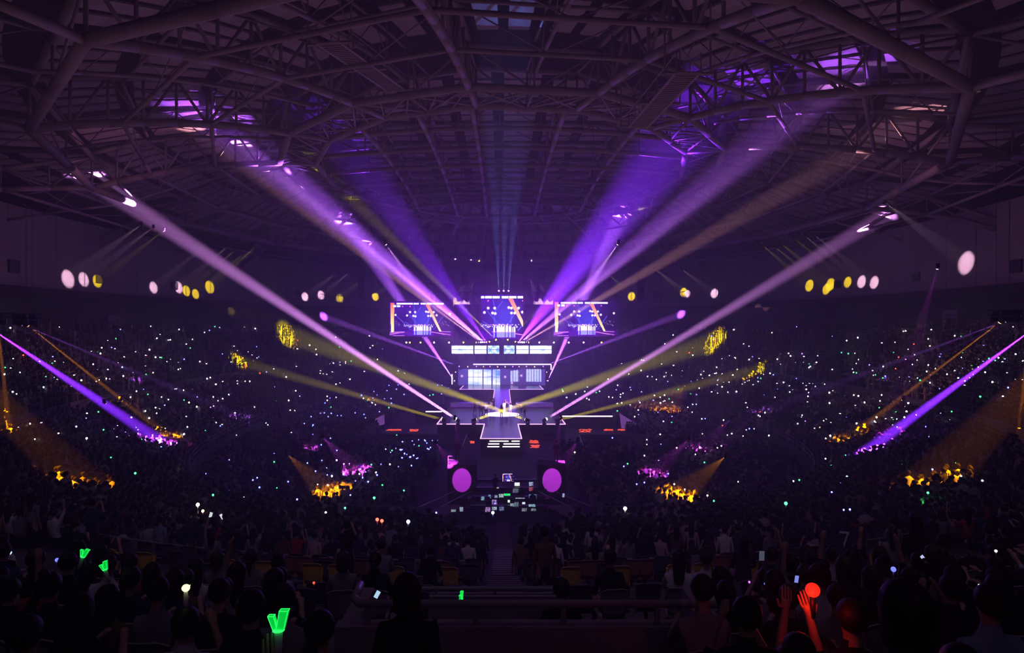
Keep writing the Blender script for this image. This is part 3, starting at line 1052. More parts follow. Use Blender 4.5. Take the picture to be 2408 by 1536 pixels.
SCREENM = attr_mat('hanging_screen_picture', 4.0)
for x0, y0, x1, y1, crop, nm, lab in ((916, 710, 1064, 791, (0, 148, -1, 80), 'left', 'left of the three hanging video screens, with two orange columns in its picture'),
                                      (1131, 693, 1230, 798, (35, 112, -1.5, 80), 'mid', 'middle, narrower and taller of the three hanging video screens'),
                                      (1302, 708, 1452, 791, (0, 150, -1, 80), 'right', 'right of the three hanging video screens, right of the black drapes')):
    Yd = 125.0
    a, b = P(x0, y0, Yd), P(x1, y1, Yd)
    W, H = b.x - a.x, a.z - b.z
    t = thing('video_screen', ((a.x + b.x) / 2, Yd, (a.z + b.z) / 2), lab, 'screen', 'hanging video screens')
    img = paint_show(*crop[:2], *crop[2:], 170 if nm != 'mid' else 115, 92 if nm != 'mid' else 118)
    o = link(bpy.data.objects.new('picture', grid_mesh('picture', W, H, img, SCREENM)), t)
    m = MB().box((0, 0.18, 0), (W + 0.25, 0.3, H + 0.25))
    m.build('housing', FRAME, t)
    m = MB()
    for s in (-.4, 0, .4):
        m.bar((W * s, 0.2, H / 2), (W * s, 0.2, H / 2 + 12), 0.03, 4)
    m.build('cable', BLACK, t)

# banner screens: sky and window bars
def sky(w, h, seed, blue_at):
    rr = np.random.default_rng(seed)
    U, V = np.meshgrid(np.linspace(0, 1, w), np.linspace(0, 1, h))
    n = sum(np.sin(U * f1 + p1) * np.sin(V * f2 + p2) / k for k, f1, f2, p1, p2 in [(1, 9, 5, 1 + seed, 2), (2, 23, 11, 3, seed), (3, 41, 29, 5, 1)])
    n = n + rr.normal(0, .12, n.shape)
    b = np.clip(blue_at(U, V) + 0.45 * n, 0, 1)[..., None]
    return np.array([0.80, 0.88, 1.0]) * (1 - b) + np.array([0.10, 0.25, 0.95]) * b


BANNERM = attr_mat('banner_screen_picture', 5.0)
for k, (xa, xb) in enumerate(((1062, 1113), (1116, 1144), (1147, 1174), (1185, 1210), (1214, 1243), (1246, 1297))):
    Yd = 130.0
    a, b = P(xa, 813, Yd), P(xb, 832, Yd)
    W, H = b.x - a.x, a.z - b.z
    img = sky(int((xb - xa) * 1.6), 30, k, lambda U, V, k=k: (0.25 if k in (0, 5) else 0.05 if k in (1, 4) else 0.65) + 0 * U)
    n = 3 if k in (0, 5) else 2
    h, w = img.shape[:2]
    img[h // 2 - 1:h // 2 + 1] = (0.05, 0.05, 0.3)
    for j in range(1, n):
        img[:, int(w * j / n)] = (0.05, 0.08, 0.35)
    t = thing('banner_screen', ((a.x + b.x) / 2, Yd, (a.z + b.z) / 2), '%s of the six small bright banner screens showing sky in window panes, from the left' % ORD[k], 'screen', 'row of banner screens above the main stage')
    link(bpy.data.objects.new('picture', grid_mesh('picture', W, H, img, BANNERM)), t)
    MB().box((0, .15, 0), (W + .12, .24, H + .16)).build('housing', FRAME, t)
# their carrying truss with dark hanging heads
t = thing('banner_truss', (0, 0, 0), 'black truss carrying the banner screens and a row of hanging heads', 'truss')
mb = MB()
a, b = P(1055, 834, 131), P(1303, 834, 131)
for dz in (0, 0.35):
    mb.bar(a + Vector((0, .3, dz)), b + Vector((0, .3, dz)), 0.05, 5)
mb.build('chord', BLACK, t)
for k in range(10):
    px = 1074 + k * 23.3
    fixture(P(px, 843, 131), P(px, 900, 128), '-', True, 'dark hanging stage light under the banner screens, %s from the left' % ORD[k], 'dark lights under the banner screens', 1.15)

# the LED wall of the main stage
w, h = 410, 74
U, V = np.meshgrid(np.linspace(0, 205, w), np.linspace(0, 37, h))
I = np.zeros((h, w, 3)) + np.array([0.07, 0.045, 0.27])
I *= (0.8 + 0.3 * np.sin(U / 31)[..., None])
sk = sky(w, h, 5, lambda U_, V_: np.clip(1.6 * (U_ * 205 - 55) / 60 * (1 - V_ * 1.5) + .15, 0, 1))
m = ((U > 24) & (U < 99) & (V > .6))
I[m] = sk[m]
for x, wd in ((35.8, .3), (47.2, .3), (58.8, 1.2), (69, .3), (80, 1.5), (90, .3)):
    I[(np.abs(U - x) < wd) & m] = (0.02, 0.02, 0.22)
I[m & (np.abs(V - 18.5) < .3)] = (0.03, 0.03, 0.3)
rr = np.random.default_rng(2)
for xa, xb, slope in ((123, 143, -.15), (160, 196, .04)):
    top = 3 + (slope * (U - xa) if slope < 0 else 0) + (1.5 if slope < 0 else -2.5)
    m = (U > xa) & (U < xb) & (V > top) & (V < 29)
    st = np.repeat(rr.uniform(0, 1, 60), 7)[:w]
    n = np.clip(0.75 + 0.5 * np.sin(U * 3.1 + 2 * np.sin(V * .7)) + rr.normal(0, .35, U.shape), 0, 1)[..., None]
    wi = np.array([0.65, 0.72, 1.0]) * n + np.array([0.02, 0.03, .3]) * (1 - n)
    I[m] = wi[m]
    for x in np.arange(xa, xb + 1, 6.3):
        I[m & (np.abs(U - x) < .6)] = (0.03, 0.03, 0.3)
for x, y in ((111, 18), (149, 15), (9, 16), (127, 32)):
    I += np.array([0.9, 0.5, 0.8]) * np.exp(-((U - x) ** 2 + (V - y) ** 2) / 5)[..., None]
a, b = P(1077, 868, 142.4), P(1282, 906, 142.4)
t = thing('stage_video_wall', ((a.x + b.x) / 2, 142.4, (a.z + b.z) / 2), 'wide LED wall behind the main stage showing tall windows and cloudy sky', 'screen')
link(bpy.data.objects.new('picture', grid_mesh('picture', b.x - a.x, a.z - b.z, np.clip(I, 0, 1.2), attr_mat('stage_wall_picture', 3.4))), t)
MB().box((0, .2, 0.1), (b.x - a.x + .5, .35, a.z - b.z + .6)).build('housing', FRAME, t)
# header frame
t = thing('stage_header', (0, 0, 0), 'black stage header above the LED wall outlined by a white neon line', 'stage frame')
m = MB()
p, q = P(1113, 857, 139.5), P(1296, 857, 139.5)
m.path([p, q, P(1296, 870, 139.5)], 0.13, 6)
m.bar(P(1063, 880, 139.5), P(1063, 904, 139.5), 0.13, 6)
m.build('edge_light', NEONW, t)
m = MB()
a, b = P(1064, 866.5, 139.9), P(1296, 856.5, 139.9)
m.box(((a.x + b.x) / 2, 140.3, (a.z + b.z) / 2 + .1), (b.x - a.x, .5, b.z - a.z))
for px in (1066, 1293):
    a = P(px, 860, 140.5)
    m.box((a.x, 140.5, (a.z + ZS) / 2), (0.6, .4, a.z - ZS))
m.build('frame', SKIRT, t)

# black drapes between the hanging screens
for xa, xb, lab in ((1067, 1128, 'left'), (1233, 1300, 'right')):
    a, b = P(xa, 716, 127.5), P(xb, 800, 127.5)
    m = MB()
    n = 40
    vs = []
    for k in range(n + 1):
        x = a.x + (b.x - a.x) * k / n
        y = 127.5 + 0.12 * math.sin(k * 1.9)
        vs += [(x, y, a.z), (x, y, b.z), (x, y + .06, a.z), (x, y + .06, b.z)]
    fs = []
    for k in range(n):
        i = k * 4
        fs += [(i + 1, i + 5, i + 4, i), (i + 2, i + 6, i + 7, i + 3)]
    m.add(vs, fs)
    tag(m.build('drape', mat('deep_blue_black_drape', (0.02, 0.016, 0.04), 0.9)), 'black hanging drape between the middle and the %s video screen' % lab, 'drape', 'black drapes between the screens')

# main lighting truss
def box_truss(a, b, name, label, s=0.9, n=26, r=0.06, cables=4, up=10, grp=None):
    a, b = Vector(a), Vector(b)
    t = thing(name, (0, 0, 0), label, 'truss', grp)
    m, w = MB(), MB()
    for dz in (0, s):
        for dy in (0, s):
            m.bar(a + Vector((0, dy, dz)), b + Vector((0, dy, dz)), r, 5)
    for i in range(n):
        p, q = a.lerp(b, i / n), a.lerp(b, (i + 1) / n)
        if i % 2:
            p, q = q, p
        for dy in (0, s):
            w.bar(p + Vector((0, dy, 0)), q + Vector((0, dy, s)), r * .6, 4)
        w.bar(p + Vector((0, 0, 0)), q + Vector((0, s, 0)), r * .6, 4)
        w.bar(p, p + Vector((0, 0, s)), r * .6, 4)
    m.build('chord', mat('dull_truss_metal', (0.10, 0.09, 0.1), 0.4, 0.6), t)
    w.build('web_bars', MATS['dull_truss_metal'], t)
    m = MB()
    for i in range(cables):
        p = a.lerp(b, (i + .5) / cables)
        m.bar(p + Vector((0, s / 2, s)), p + Vector((0, s / 2, s + up)), 0.03, 4)
    m.build('cable', BLACK, t)
    return t


box_truss(P(1004, 687, 123), P(1142, 687, 123), 'lighting_truss', 'black lighting truss above the left and middle screens', 1.6, 16)
box_truss(P(1232, 687, 123), P(1362, 687, 123), 'lighting_truss', 'black lighting truss above the middle and right screens', 1.6, 16)
box_truss(P(916, 797, 124), P(1062, 797, 124), 'screen_truss', 'thin black truss under the left hanging screen', 0.4, 30, 0.03, 2, 1)
box_truss(P(1300, 797, 124), P(1452, 797, 124), 'screen_truss', 'thin black truss under the right hanging screen', 0.4, 30, 0.03, 2, 1)
box_truss(P(752, 706, 104), P(808, 712, 104), 'side_truss', 'small side lighting truss left of the screens below the wall discs', 1.0, 10, 0.05, 2)
box_truss(P(1540, 712, 104), P(1613, 700, 104), 'side_truss', 'small side lighting truss right of the screens below the wall discs', 1.0, 10, 0.05, 2)
for k, px in enumerate((1018, 1060, 1078, 1098, 1118)):
    fixture(P(px, 702, 123.4), P(px + 6, 760, 118), '-', True, 'big dark lamp hanging under the left lighting truss, %s from the left' % ORD[k], 'dark lamps under the lighting trusses', 2.0)
for k, px in enumerate((1245, 1262, 1280, 1294, 1345)):
    fixture(P(px, 702, 123.4), P(px - 6, 760, 118), '-', True, 'big dark lamp hanging under the right lighting truss, %s from the left' % ORD[k], 'dark lamps under the lighting trusses', 2.0)
for px, col in ((956, 'w'), (964, 'y'), (989, 'y'), (1021, 'w'), (1056, 'w'), (1090, 'y'), (1268, 'w'), (1302, 'w'), (1337, 'w'), (1372, 'w'), (1414, 'y')):
    p = P(px, 805, 123.5)
    fixture(p, p + Vector((0.1, -5, -1)), col, True, 'small %s lamp under the %s hanging screen, %s in its row' % ('white' if col == 'w' else 'yellow', 'left' if px < 1180 else 'right', ORD[(956, 964, 989, 1021, 1056, 1090, 1268, 1302, 1337, 1372, 1414).index(px) % 6]),
            'small lamps under the %s hanging screen' % ('left' if px < 1180 else 'right'), 0.9)
# line arrays of loudspeakers
for px, py, Yd, n, lab in ((850, 652, 112, 12, 'left of the screens'), (1507, 656, 112, 12, 'right of the screens'), (1092, 640, 126, 8, 'behind the left lighting truss'), (1275, 640, 126, 8, 'behind the right lighting truss')):
    c = P(px, py, Yd)
    t = thing('line_array', c, 'curved black column of hanging loudspeakers %s' % lab, 'loudspeaker')
    m = MB()
    z, y, ang = 0.0, 0.0, 0.0
    for k in range(n):
        R = Matrix.Rotation(-ang, 3, 'X')
        MB().box((0, 0, 0), (1.15, 0.7, 0.31), mtx=R).build('cabinet', BLACK, t).location = (0, y, z)
        z -= 0.33 * math.cos(ang); y += 0.33 * math.sin(ang)
        ang += 0.045
    m = MB().box((0, 0, .35), (1.2, .8, .12)).bar((0, 0, .4), (0, 0, 8), 0.03, 4)
    m.build('hanger', BLACK, t)
# ------------------------------------------------------------------ people
SKIN = mat('skin', (0.42, 0.26, 0.19), 0.6)
HAIR = mat('black_hair', (0.012, 0.010, 0.010), 0.55)
HAIRB = mat('dark_brown_hair', (0.03, 0.018, 0.012), 0.55)
PANTS = mat('dark_trousers', (0.02, 0.02, 0.028), 0.85)
SHOES = mat('dark_shoes', (0.015, 0.015, 0.015), 0.6)
CLOTH = {'black': mat('black_cloth', (0.012, 0.012, 0.014), 0.9), 'white': mat('white_cloth', (0.62, 0.6, 0.62), 0.85),
         'grey': mat('grey_cloth', (0.22, 0.21, 0.23), 0.85), 'pale pink': mat('pale_pink_cloth', (0.5, 0.34, 0.36), 0.85),
         'dark blue': mat('dark_blue_cloth', (0.03, 0.04, 0.10), 0.9), 'red': mat('red_cloth', (0.35, 0.03, 0.03), 0.85),
         'brown': mat('brown_cloth', (0.16, 0.09, 0.05), 0.9), 'pale blue': mat('pale_blue_cloth', (0.25, 0.33, 0.45), 0.85)}


def skin_body(nodes, edges, name, zones, levels=1):
    """one continuous body grown over a skeleton; zones(face centre) gives the material index"""
    me = bpy.data.meshes.new(name)
    keys = list(nodes)
    me.from_pydata([nodes[k][0] for k in keys], [(keys.index(a), keys.index(b)) for a, b in edges], [])
    o = bpy.data.objects.new(name, me)
    COL.objects.link(o)
    o.modifiers.new('s', 'SKIN')
    for i, k in enumerate(keys):
        r = nodes[k][1]
        me.skin_vertices[0].data[i].radius = r if isinstance(r, tuple) else (r, r)
        me.skin_vertices[0].data[i].use_root = (k == 'pelvis')
    sub = o.modifiers.new('u', 'SUBSURF')
    sub.levels = sub.render_levels = levels
    dg = bpy.context.evaluated_depsgraph_get()
    dg.update()
    out = bpy.data.meshes.new_from_object(o.evaluated_get(dg))
    out.name = name
    bpy.data.objects.remove(o)
    bpy.data.meshes.remove(me)
    out.materials.clear()
    for m in (CLOTH['black'], PANTS, SKIN, SHOES):
        out.materials.append(m)
    for p in out.polygons:
        p.material_index = zones(p.center)
        p.use_smooth = True
    return out


def person_mesh(name, sit=False, arms='down', lean=0.0, wide=1.0, fingers=False, mirror=False, hips=0.0, step=0.0):
    """a person facing +Y, feet at z=0"""
    hz = 0.46 if sit else 0.93
    N, E = {}, []

    def nd(k, p, r, par=None):
        p = (-p[0] if mirror else p[0], p[1], p[2])
        N[k] = (p, r)
        if par:
            E.append((par, k))
    w = wide
    nd('pelvis', (hips, 0, hz + .02), (.155 * w, .12))
    nd('waist', (hips * .5, lean * .2, hz + .2), (.135 * w, .10), 'pelvis')
    nd('chest', (0, lean * .55, hz + .42), (.165 * w, .115), 'waist')
    nd('neck0', (0, lean * .75, hz + .55), (.085 * w, .07), 'chest')
    nd('neck', (0, lean * .85, hz + .63), .052, 'neck0')
    nd('chin', (0, lean + .015, hz + .70), (.062, .072), 'neck')
    nd('skull', (0, lean + .01, hz + .78), (.076, .092), 'chin')
    nd('crown', (0, lean + .005, hz + .845), (.055, .068), 'skull')
    nd('nose', (0, lean + .115, hz + .765), .012, 'skull')
    for s, sg in ((-1, 'l'), (1, 'r')):
        nd('ear' + sg, (s * .083, lean, hz + .765), .014, 'skull')
        nd('sh' + sg, (s * .175 * w, lean * .6, hz + .49), .062, 'chest')
        a = arms
        if a == 'one_up':
            a = 'up' if s > 0 else 'lap' if sit else 'down'
        if a == 'both_up':
            a = 'up'
        if a == 'out':
            el, wr = (s * .44, .05, hz + .52), (s * .66, .12, hz + .66)
        elif a == 'up':
            el, wr = (s * .25, .10 + lean, hz + .74), (s * .20, .14 + lean, hz + .99)
        elif a == 'front':
            el, wr = (s * .23, .16 + lean, hz + .24), (s * .12, .38 + lean, hz + .34)
        elif a == 'face':
            el, wr = (s * .24, .17 + lean, hz + .34), (s * .10, .26 + lean, hz + .62)
        elif a == 'lap':
            el, wr = (s * .24, .03, hz + .22), (s * .13, .26, hz + .14)
        else:
            el, wr = (s * .235, -.02, hz + .20), (s * .25, .03, hz - .05)
        nd('el' + sg, el, .042, 'sh' + sg)
        nd('wr' + sg, wr, .028, 'el' + sg)
        d = (Vector(wr) - Vector(el)).normalized()
        hd = Vector(wr) + d * .075
        nd('ha' + sg, tuple(hd), (.040, .022), 'wr' + sg)
        side = d.orthogonal().normalized() if abs(d.z) < .9 else Vector((1, 0, 0))
        if fingers:
            fw = d.cross(Vector((0, 1, 0)) if abs(d.y) < .8 else Vector((1, 0, 0))).normalized()
            for q, (off, ln) in enumerate(((-.032, .075), (-.011, .09), (.011, .085), (.032, .065))):
                b = hd + fw * off + d * .03
                nd('f%d%s' % (q, sg), tuple(b), .0095, 'ha' + sg)
                nd('g%d%s' % (q, sg), tuple(b + d * ln * .55 + Vector((0, .008, 0))), .0085, 'f%d%s' % (q, sg))
                nd('h%d%s' % (q, sg), tuple(b + d * ln + Vector((0, .022, 0))), .007, 'g%d%s' % (q, sg))
            nd('t0' + sg, tuple(hd - d * .03 + fw * .045 * -s), .011, 'ha' + sg)
            nd('t1' + sg, tuple(hd + d * .025 + fw * .07 * -s), .009, 't0' + sg)
        else:
            nd('fg' + sg, tuple(hd + d * .08), (.034, .014), 'ha' + sg)
            nd('th' + sg, tuple(hd + d * .02 + side * .045), .011, 'ha' + sg)
        if sit:
            nd('hp' + sg, (s * .10, .05, hz - .01), .095, 'pelvis')
            nd('kn' + sg, (s * .12, .44, hz + .01), .062, 'hp' + sg)
            nd('an' + sg, (s * .12, .43, .09), .042, 'kn' + sg)
            nd('to' + sg, (s * .13, .57, .035), .036, 'an' + sg)
        else:
            st = step * s
            nd('hp' + sg, (s * .10 + hips, 0, hz - .10), .095, 'pelvis')
            nd('kn' + sg, (s * .11 + hips * .5, .03 + st * .5, .50), .062, 'hp' + sg)
            nd('an' + sg, (s * (.11 + abs(step) * .3), -.02 + st, .09), .042, 'kn' + sg)
            nd('to' + sg, (s * (.12 + abs(step) * .3), .13 + st, .035), .036, 'an' + sg)
    wrs = [(Vector(N['wr' + q][0]), Vector(N['el' + q][0])) for q in 'lr']

    def zones(c):
        for wv, ev in wrs:
            if (c - wv).length < (.14 if True else 0) or ((c - wv).length < .2 and (c - ev).length > .1 and (wv - ev).normalized().dot(c - ev) > .08):
                return 2
        if c.z > hz + .615 and abs(c.x) < .14:
            return 2
        if c.z < .09:
            return 3
        if c.z < hz + .06 and (not sit or c.y > .1 or c.z < hz + .04):
            return 1
        return 0
    return skin_body(N, E, name, zones), (hz, lean)


def hair_mesh(hz, lean, kind='short', m=HAIR):
    mb = MB()
    c = Vector((0, lean - .008, hz + .785))
    n = 14
    prof = []
    k = 8
    vs, fs = [], []
    for j in range(k + 1):
        ph = PI * 0.80 * j / k
        for i in range(n):
            a = 2 * PI * i / n
            front = max(0.0, math.sin(a))
            p2 = ph * (1 - .42 * front)
            r = .098 * (1.04 if kind != 'short' else 1.0)
            x, y, z = r * math.sin(p2) * math.cos(a), r * 1.18 * math.sin(p2) * math.sin(a), r * 1.12 * math.cos(p2)
            if kind in ('long', 'bob') and j >= 5 and front < .3:
                drop = (.40 if kind == 'long' else .16) * ((j - 4) / (k - 4)) ** 1.1
                z = r * 1.12 * math.cos(PI * .8 * 5 / k) - drop
                q = 1.0 + .06 * math.sin(i * 2.4) - (.15 if kind == 'long' else 0) * (j - 4) / 4
                x, y = r * 1.02 * q * math.cos(a), r * 1.1 * q * math.sin(a) - (.03 if kind == 'long' else 0)
            vs.append(c + Vector((x, y, z)))
    for j in range(k):
        for i in range(n):
            fs.append((j * n + i, (j + 1) * n + i, (j + 1) * n + (i + 1) % n, j * n + (i + 1) % n))
    fs.append(tuple(k * n + i for i in range(n)))
    mb.add(vs, fs)
    if kind == 'ponytail':
        pts = [c + Vector((0, -.11, .03)), c + Vector((0, -.17, 0)), c + Vector((0, -.19, -.12)), c + Vector((0, -.15, -.27))]
        for a, b, r1, r2 in zip(pts[:-1], pts[1:], (.025, .042, .036), (.042, .036, .01)):
            mb.bar(a, b, r1, 8, 0, r2)
    if kind == 'bun':
        mb.ball(c + Vector((0, -.07, .12)), .05, 10, 7)
    return mb.mesh('hair', m, True)


TPL = {}
for key, kw in {'sit_lap': dict(sit=True, arms='lap'), 'sit_front': dict(sit=True, arms='front', lean=.04), 'sit_face': dict(sit=True, arms='face'),
                'sit_up': dict(sit=True, arms='one_up'), 'sit_up_left': dict(sit=True, arms='one_up', mirror=True), 'sit_both': dict(sit=True, arms='both_up'),
                'stand': dict(arms='down'), 'stand_up': dict(arms='one_up'), 'stand_face': dict(arms='face', lean=.03), 'stand_both': dict(arms='both_up'),
                'dance_a': dict(arms='one_up', step=.16, hips=.05), 'dance_b': dict(arms='out', step=-.2, hips=-.05), 'dance_c': dict(arms='one_up', mirror=True, step=.22, lean=.06),
                'dance_d': dict(arms='face', step=.1), 'bow': dict(arms='front', lean=.12)}.items():
    TPL[key] = person_mesh('body', **kw)
HAIRS = {}


def hair_for(key, kind):
    hz, lean = TPL[key][1]
    k = (hz, lean, kind)
    if k not in HAIRS:
        HAIRS[k] = hair_mesh(hz, lean, kind, HAIR if kind != 'bob' else HAIRB)
    return HAIRS[k]


def person(key, loc, rz=0.0, cloth='black', hair='short', label='', group=None, scale=1.0, trousers=None, name='person'):
    o = link(bpy.data.objects.new(name, TPL[key][0]))
    o.location = loc
    o.rotation_euler = (0, 0, rz)
    o.scale = (scale,) * 3
    tag(o, label, 'person', group)
    if cloth != 'black':
        o.material_slots[0].link = 'OBJECT'
        o.material_slots[0].material = CLOTH[cloth]
    if trousers:
        o.material_slots[1].link = 'OBJECT'
        o.material_slots[1].material = CLOTH[trousers]
    h = link(bpy.data.objects.new('hair', hair_for(key, hair)), o)
    return o


# dancers on the front stage: picture x, feet y, pose, top, trousers, turn, label
for px, fy, pose, top, low, rz, lab in (
        (1117, 972, 'dance_a', 'white', None, 3.0, 'dancer in white top at the left end of the group, one arm raised'),
        (1131, 976, 'dance_c', 'white', None, 3.3, 'dancer in white top second from the left end of the group'),
        (1138, 974, 'dance_d', 'grey', None, 2.8, 'dancer in grey top third from the left of the group'),
        (1143, 979, 'dance_b', 'white', None, 3.2, 'dancer with arms spread, left of the runway'),
        (1154, 970, 'dance_a', 'white', None, 3.6, 'dancer in white leaning back at the left side of the runway'),
        (1161, 966, 'dance_c', 'grey', None, 2.9, 'dancer in grey top just left of the runway middle, farther back'),
        (1179, 985, 'dance_d', 'white', 'black', 3.2, 'front dancer in the middle standing before the glowing circle'),
        (1186, 974, 'dance_c', 'white', 'white', 3.0, 'tallest looking dancer all in white with raised arm at the centre'),
        (1192, 973, 'dance_d', 'black', None, 3.1, 'dancer in black right of the white one at the centre'),
        (1201, 979, 'dance_a', 'white', 'white', 3.3, 'dancer all in white at the right rim of the circle'),
        (1225, 976, 'dance_b', 'pale pink', None, 3.0, 'dancer in pale pink top right of the circle'),
        (1234, 982, 'dance_a', 'white', None, 3.4, 'dancer in white top at the right end of the group')):
    Yd = 12.4 * F / (fy - CY)
    person(pose, ((px - CX) / F * Yd, Yd, ZS), rz, top, 'bob' if (px % 2) else 'long', lab, 'dancers on the front stage', 1.02, low)

# ------------------------------------------------------------------ the crowd as one mass beyond the nearest rows
CROWDM = attr_mat('many_coloured_crowd_cloth', 0, emit=False, rough=0.9)


def low_person(seed):
    rr = random.Random(seed)
    mb = MB()
    up = rr.random()
    mb.lathe([(.20, 0), (.19, .25), (.15, .55), (.20, .92), (.19, 1.02), (.06, 1.1)], 7, (0, 0, 0), 0, 1.0, .62)
    mb.ball((0, 0, 1.22), .105, 6, 5, 1, (1, 1.1, 1.15))
    mb.ball((0, -.02, 1.25), .112, 6, 4, 2, (1, 1.1, .95))
    for s in (-1, 1):
        if up > .55 and (s > 0 or up > .8):
            mb.bar((s * .2, 0, .98), (s * .25, .12, 1.2), .045, 4, 0)
            mb.bar((s * .25, .12, 1.2), (s * .2, .16, 1.5), .035, 4, 1)
        else:
            mb.bar((s * .21, 0, .98), (s * .25, .05, .62), .045, 4, 0)
            mb.bar((s * .25, .05, .62), (s * .12, .3, .62), .035, 4, 1)
    return np.array(mb.v, np.float32), mb.f, np.array(mb.m)


LOWP = [low_person(k) for k in (3, 8, 11, 14, 21)]
TOPC = [((0.012, 0.012, 0.014), .40), ((0.05, 0.05, 0.06), .2), ((0.16, 0.15, 0.17), .12), ((0.45, 0.42, 0.45), .10), ((0.03, 0.04, 0.12), .08), ((0.25, 0.05, 0.05), .03), ((0.4, 0.28, 0.28), .07)]


def mass(sites, name, label, cat):
    """one mesh holding all the far spectators: sites are (x, y, z, turn, scale)"""
    rng = np.random.default_rng(11)
    V, Fc, C, loops = [], [], [], []
    off = 0
    buckets = [[] for _ in LOWP]
    for s in sites:
        buckets[int(rng.integers(len(LOWP)))].append(s)
    allv, allf, allc = [], [], []
    for (v, f, m), bs in zip(LOWP, buckets):
        if not bs:
            continue
        S = np.array(bs, np.float32)
        n = len(S)
        c, s_ = np.cos(S[:, 3]), np.sin(S[:, 3])
        X = (v[None, :, 0] * c[:, None] - v[None, :, 1] * s_[:, None]) * S[:, 4:5] + S[:, 0:1]
        Y = (v[None, :, 0] * s_[:, None] + v[None, :, 1] * c[:, None]) * S[:, 4:5] + S[:, 1:2]
        Z = v[None, :, 2] * S[:, 4:5] + S[:, 2:3]
        allv.append(np.stack([X, Y, Z], 2).reshape(-1, 3))
        tops = rng.choice(len(TOPC), n, p=[q for _, q in TOPC])
        for fi, face in enumerate(f):
            pass
        lens = np.array([len(q) for q in f])
        idx = np.array([i for q in f for i in q])
        allf.append((idx[None, :] + (np.arange(n) * len(v))[:, None] + off, np.tile(lens, n)))
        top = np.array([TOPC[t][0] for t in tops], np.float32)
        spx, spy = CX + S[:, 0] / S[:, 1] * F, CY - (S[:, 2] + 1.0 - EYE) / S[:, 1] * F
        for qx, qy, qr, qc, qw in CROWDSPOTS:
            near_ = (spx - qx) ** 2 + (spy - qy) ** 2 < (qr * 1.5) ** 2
            top[near_ & (rng.random(n) < .75)] = (0.62, 0.58, 0.58)  # paler tops inside the spot patches: pool of light put into the cloth colour
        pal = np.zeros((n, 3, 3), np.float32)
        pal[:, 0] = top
        pal[:, 1] = (0.35, 0.22, 0.17)
        pal[:, 2] = (0.02, 0.014, 0.012)
        cf = pal[:, m]                                   # n, faces, 3
        allc.append(np.repeat(cf, lens, axis=1).reshape(-1, 3))
        off += n * len(v)
    v = np.concatenate(allv); idx = np.concatenate([a.ravel() for a, _ in allf]); lens = np.concatenate([l for _, l in allf])
    col = np.concatenate(allc)
    me = bpy.data.meshes.new(name)
    me.vertices.add(len(v)); me.vertices.foreach_set('co', v.ravel())
    me.loops.add(len(idx)); me.loops.foreach_set('vertex_index', idx.astype(np.int32))
    me.polygons.add(len(lens)); me.polygons.foreach_set('loop_start', np.concatenate([[0], np.cumsum(lens)[:-1]]).astype(np.int32))
    me.update(calc_edges=True)
    at = me.color_attributes.new('colour', 'FLOAT_COLOR', 'CORNER')
    at.data.foreach_set('color', np.concatenate([col, np.ones((len(col), 1), np.float32)], 1).ravel())
    me.materials.append(CROWDM)
    o = link(bpy.data.objects.new(name, me))
    return tag(o, label, cat, kind='stuff')


def seats_along():
    """every place in the bowl: (point, turn, angle, t)"""
    out = []
    for tier, (t0, t1, nr) in (('lower', (0.0, 0.455, 24)), ('upper', (0.505, 1.0, 26))):
        for k in range(nr):
            t = t0 + (t1 - t0) * (k + .5) / nr
            zf = zprof(t0 + (t1 - t0) * k / nr)
            th = -PI
            while th < PI:
                p = bowl(th, t)
                q = bowl(th + .01, t)
                w = (bowl(th, min(1, t + .02)) - bowl(th, t)).length / .02 * (t1 - t0) / nr
                step = 0.52 / max((q - p).length / .01, 1)
                # narrow treads: use every other row
                if w < .62 and k % 2:
                    break_row = True
                else:
                    d = -(bowl(th, min(1, t + .02)) - p)
                    out.append((p.x, p.y, zf, math.atan2(d.y, d.x) - PI / 2, tier, k, th))
                th += step
    return out


SEATS = seats_along()
EYEV = Vector((0, 0, EYE))


def px_of(p):
    return CX + p[0] / p[1] * F, CY - (p[2] - EYE) / p[1] * F


# openings in the crowd: stairs, aisles, the entrance in front of the camera, the sound desk
def kept_clear(x, y, z, th, tier):
    if y < 5.6 or (y < 10.2 and abs(x) < 2.3):
        return True
    if abs(x) < 0.62 and y < 44:
        return True
    if tier == 'lower' and y < 44 and ((y > 34.5 and abs(x) < 9.5) or (y > 27 and abs(x) < 3.0)):
        return True
    a = (th / (2 * PI / 44)) % 1
    if abs(x) > 3 and a < 0.045 + (0.02 if tier == 'upper' else 0):
        return True
    return False


near, far = [], []
rnd = random.Random(5)
for x, y, z, rz, tier, k, th in SEATS:
    if y < 1 or kept_clear(x, y, z, th, tier):
        continue
    if not in_view((x, y, z + .9), 60):
        continue
    px, py = px_of((x, y, z + 1.0))
    p_full = 0.9
    if tier == 'upper' and k < 8 and y < 19:
        p_full = 0.04
    elif tier == 'upper' and k < 11 and y < 19:
        p_full = 0.4
    if py < 815 and y > 60:
        p_full = 0.55
    if y > 128 and abs(x) < 15:
        p_full = 0.0
    if rnd.random() > p_full:
        continue
    jx, jy = rnd.uniform(-.06, .06), rnd.uniform(-.05, .05)
    item = (x + jx, y + jy, z, rz + rnd.uniform(-.25, .25), tier, k, th)
    (near if y < 18.5 and tier == 'upper' or y < 27 else far).append(item)
near.sort(key=lambda s: s[1] ** 2 + s[0] ** 2)
print('near', len(near), 'far', len(far))
extra = near[265:]
near = near[:265]
sites = [(x, y, z, rz, rnd.uniform(.93, 1.07) * (1.0 if rnd.random() < .75 else 1.22)) for x, y, z, rz, tier, k, th in far + extra]
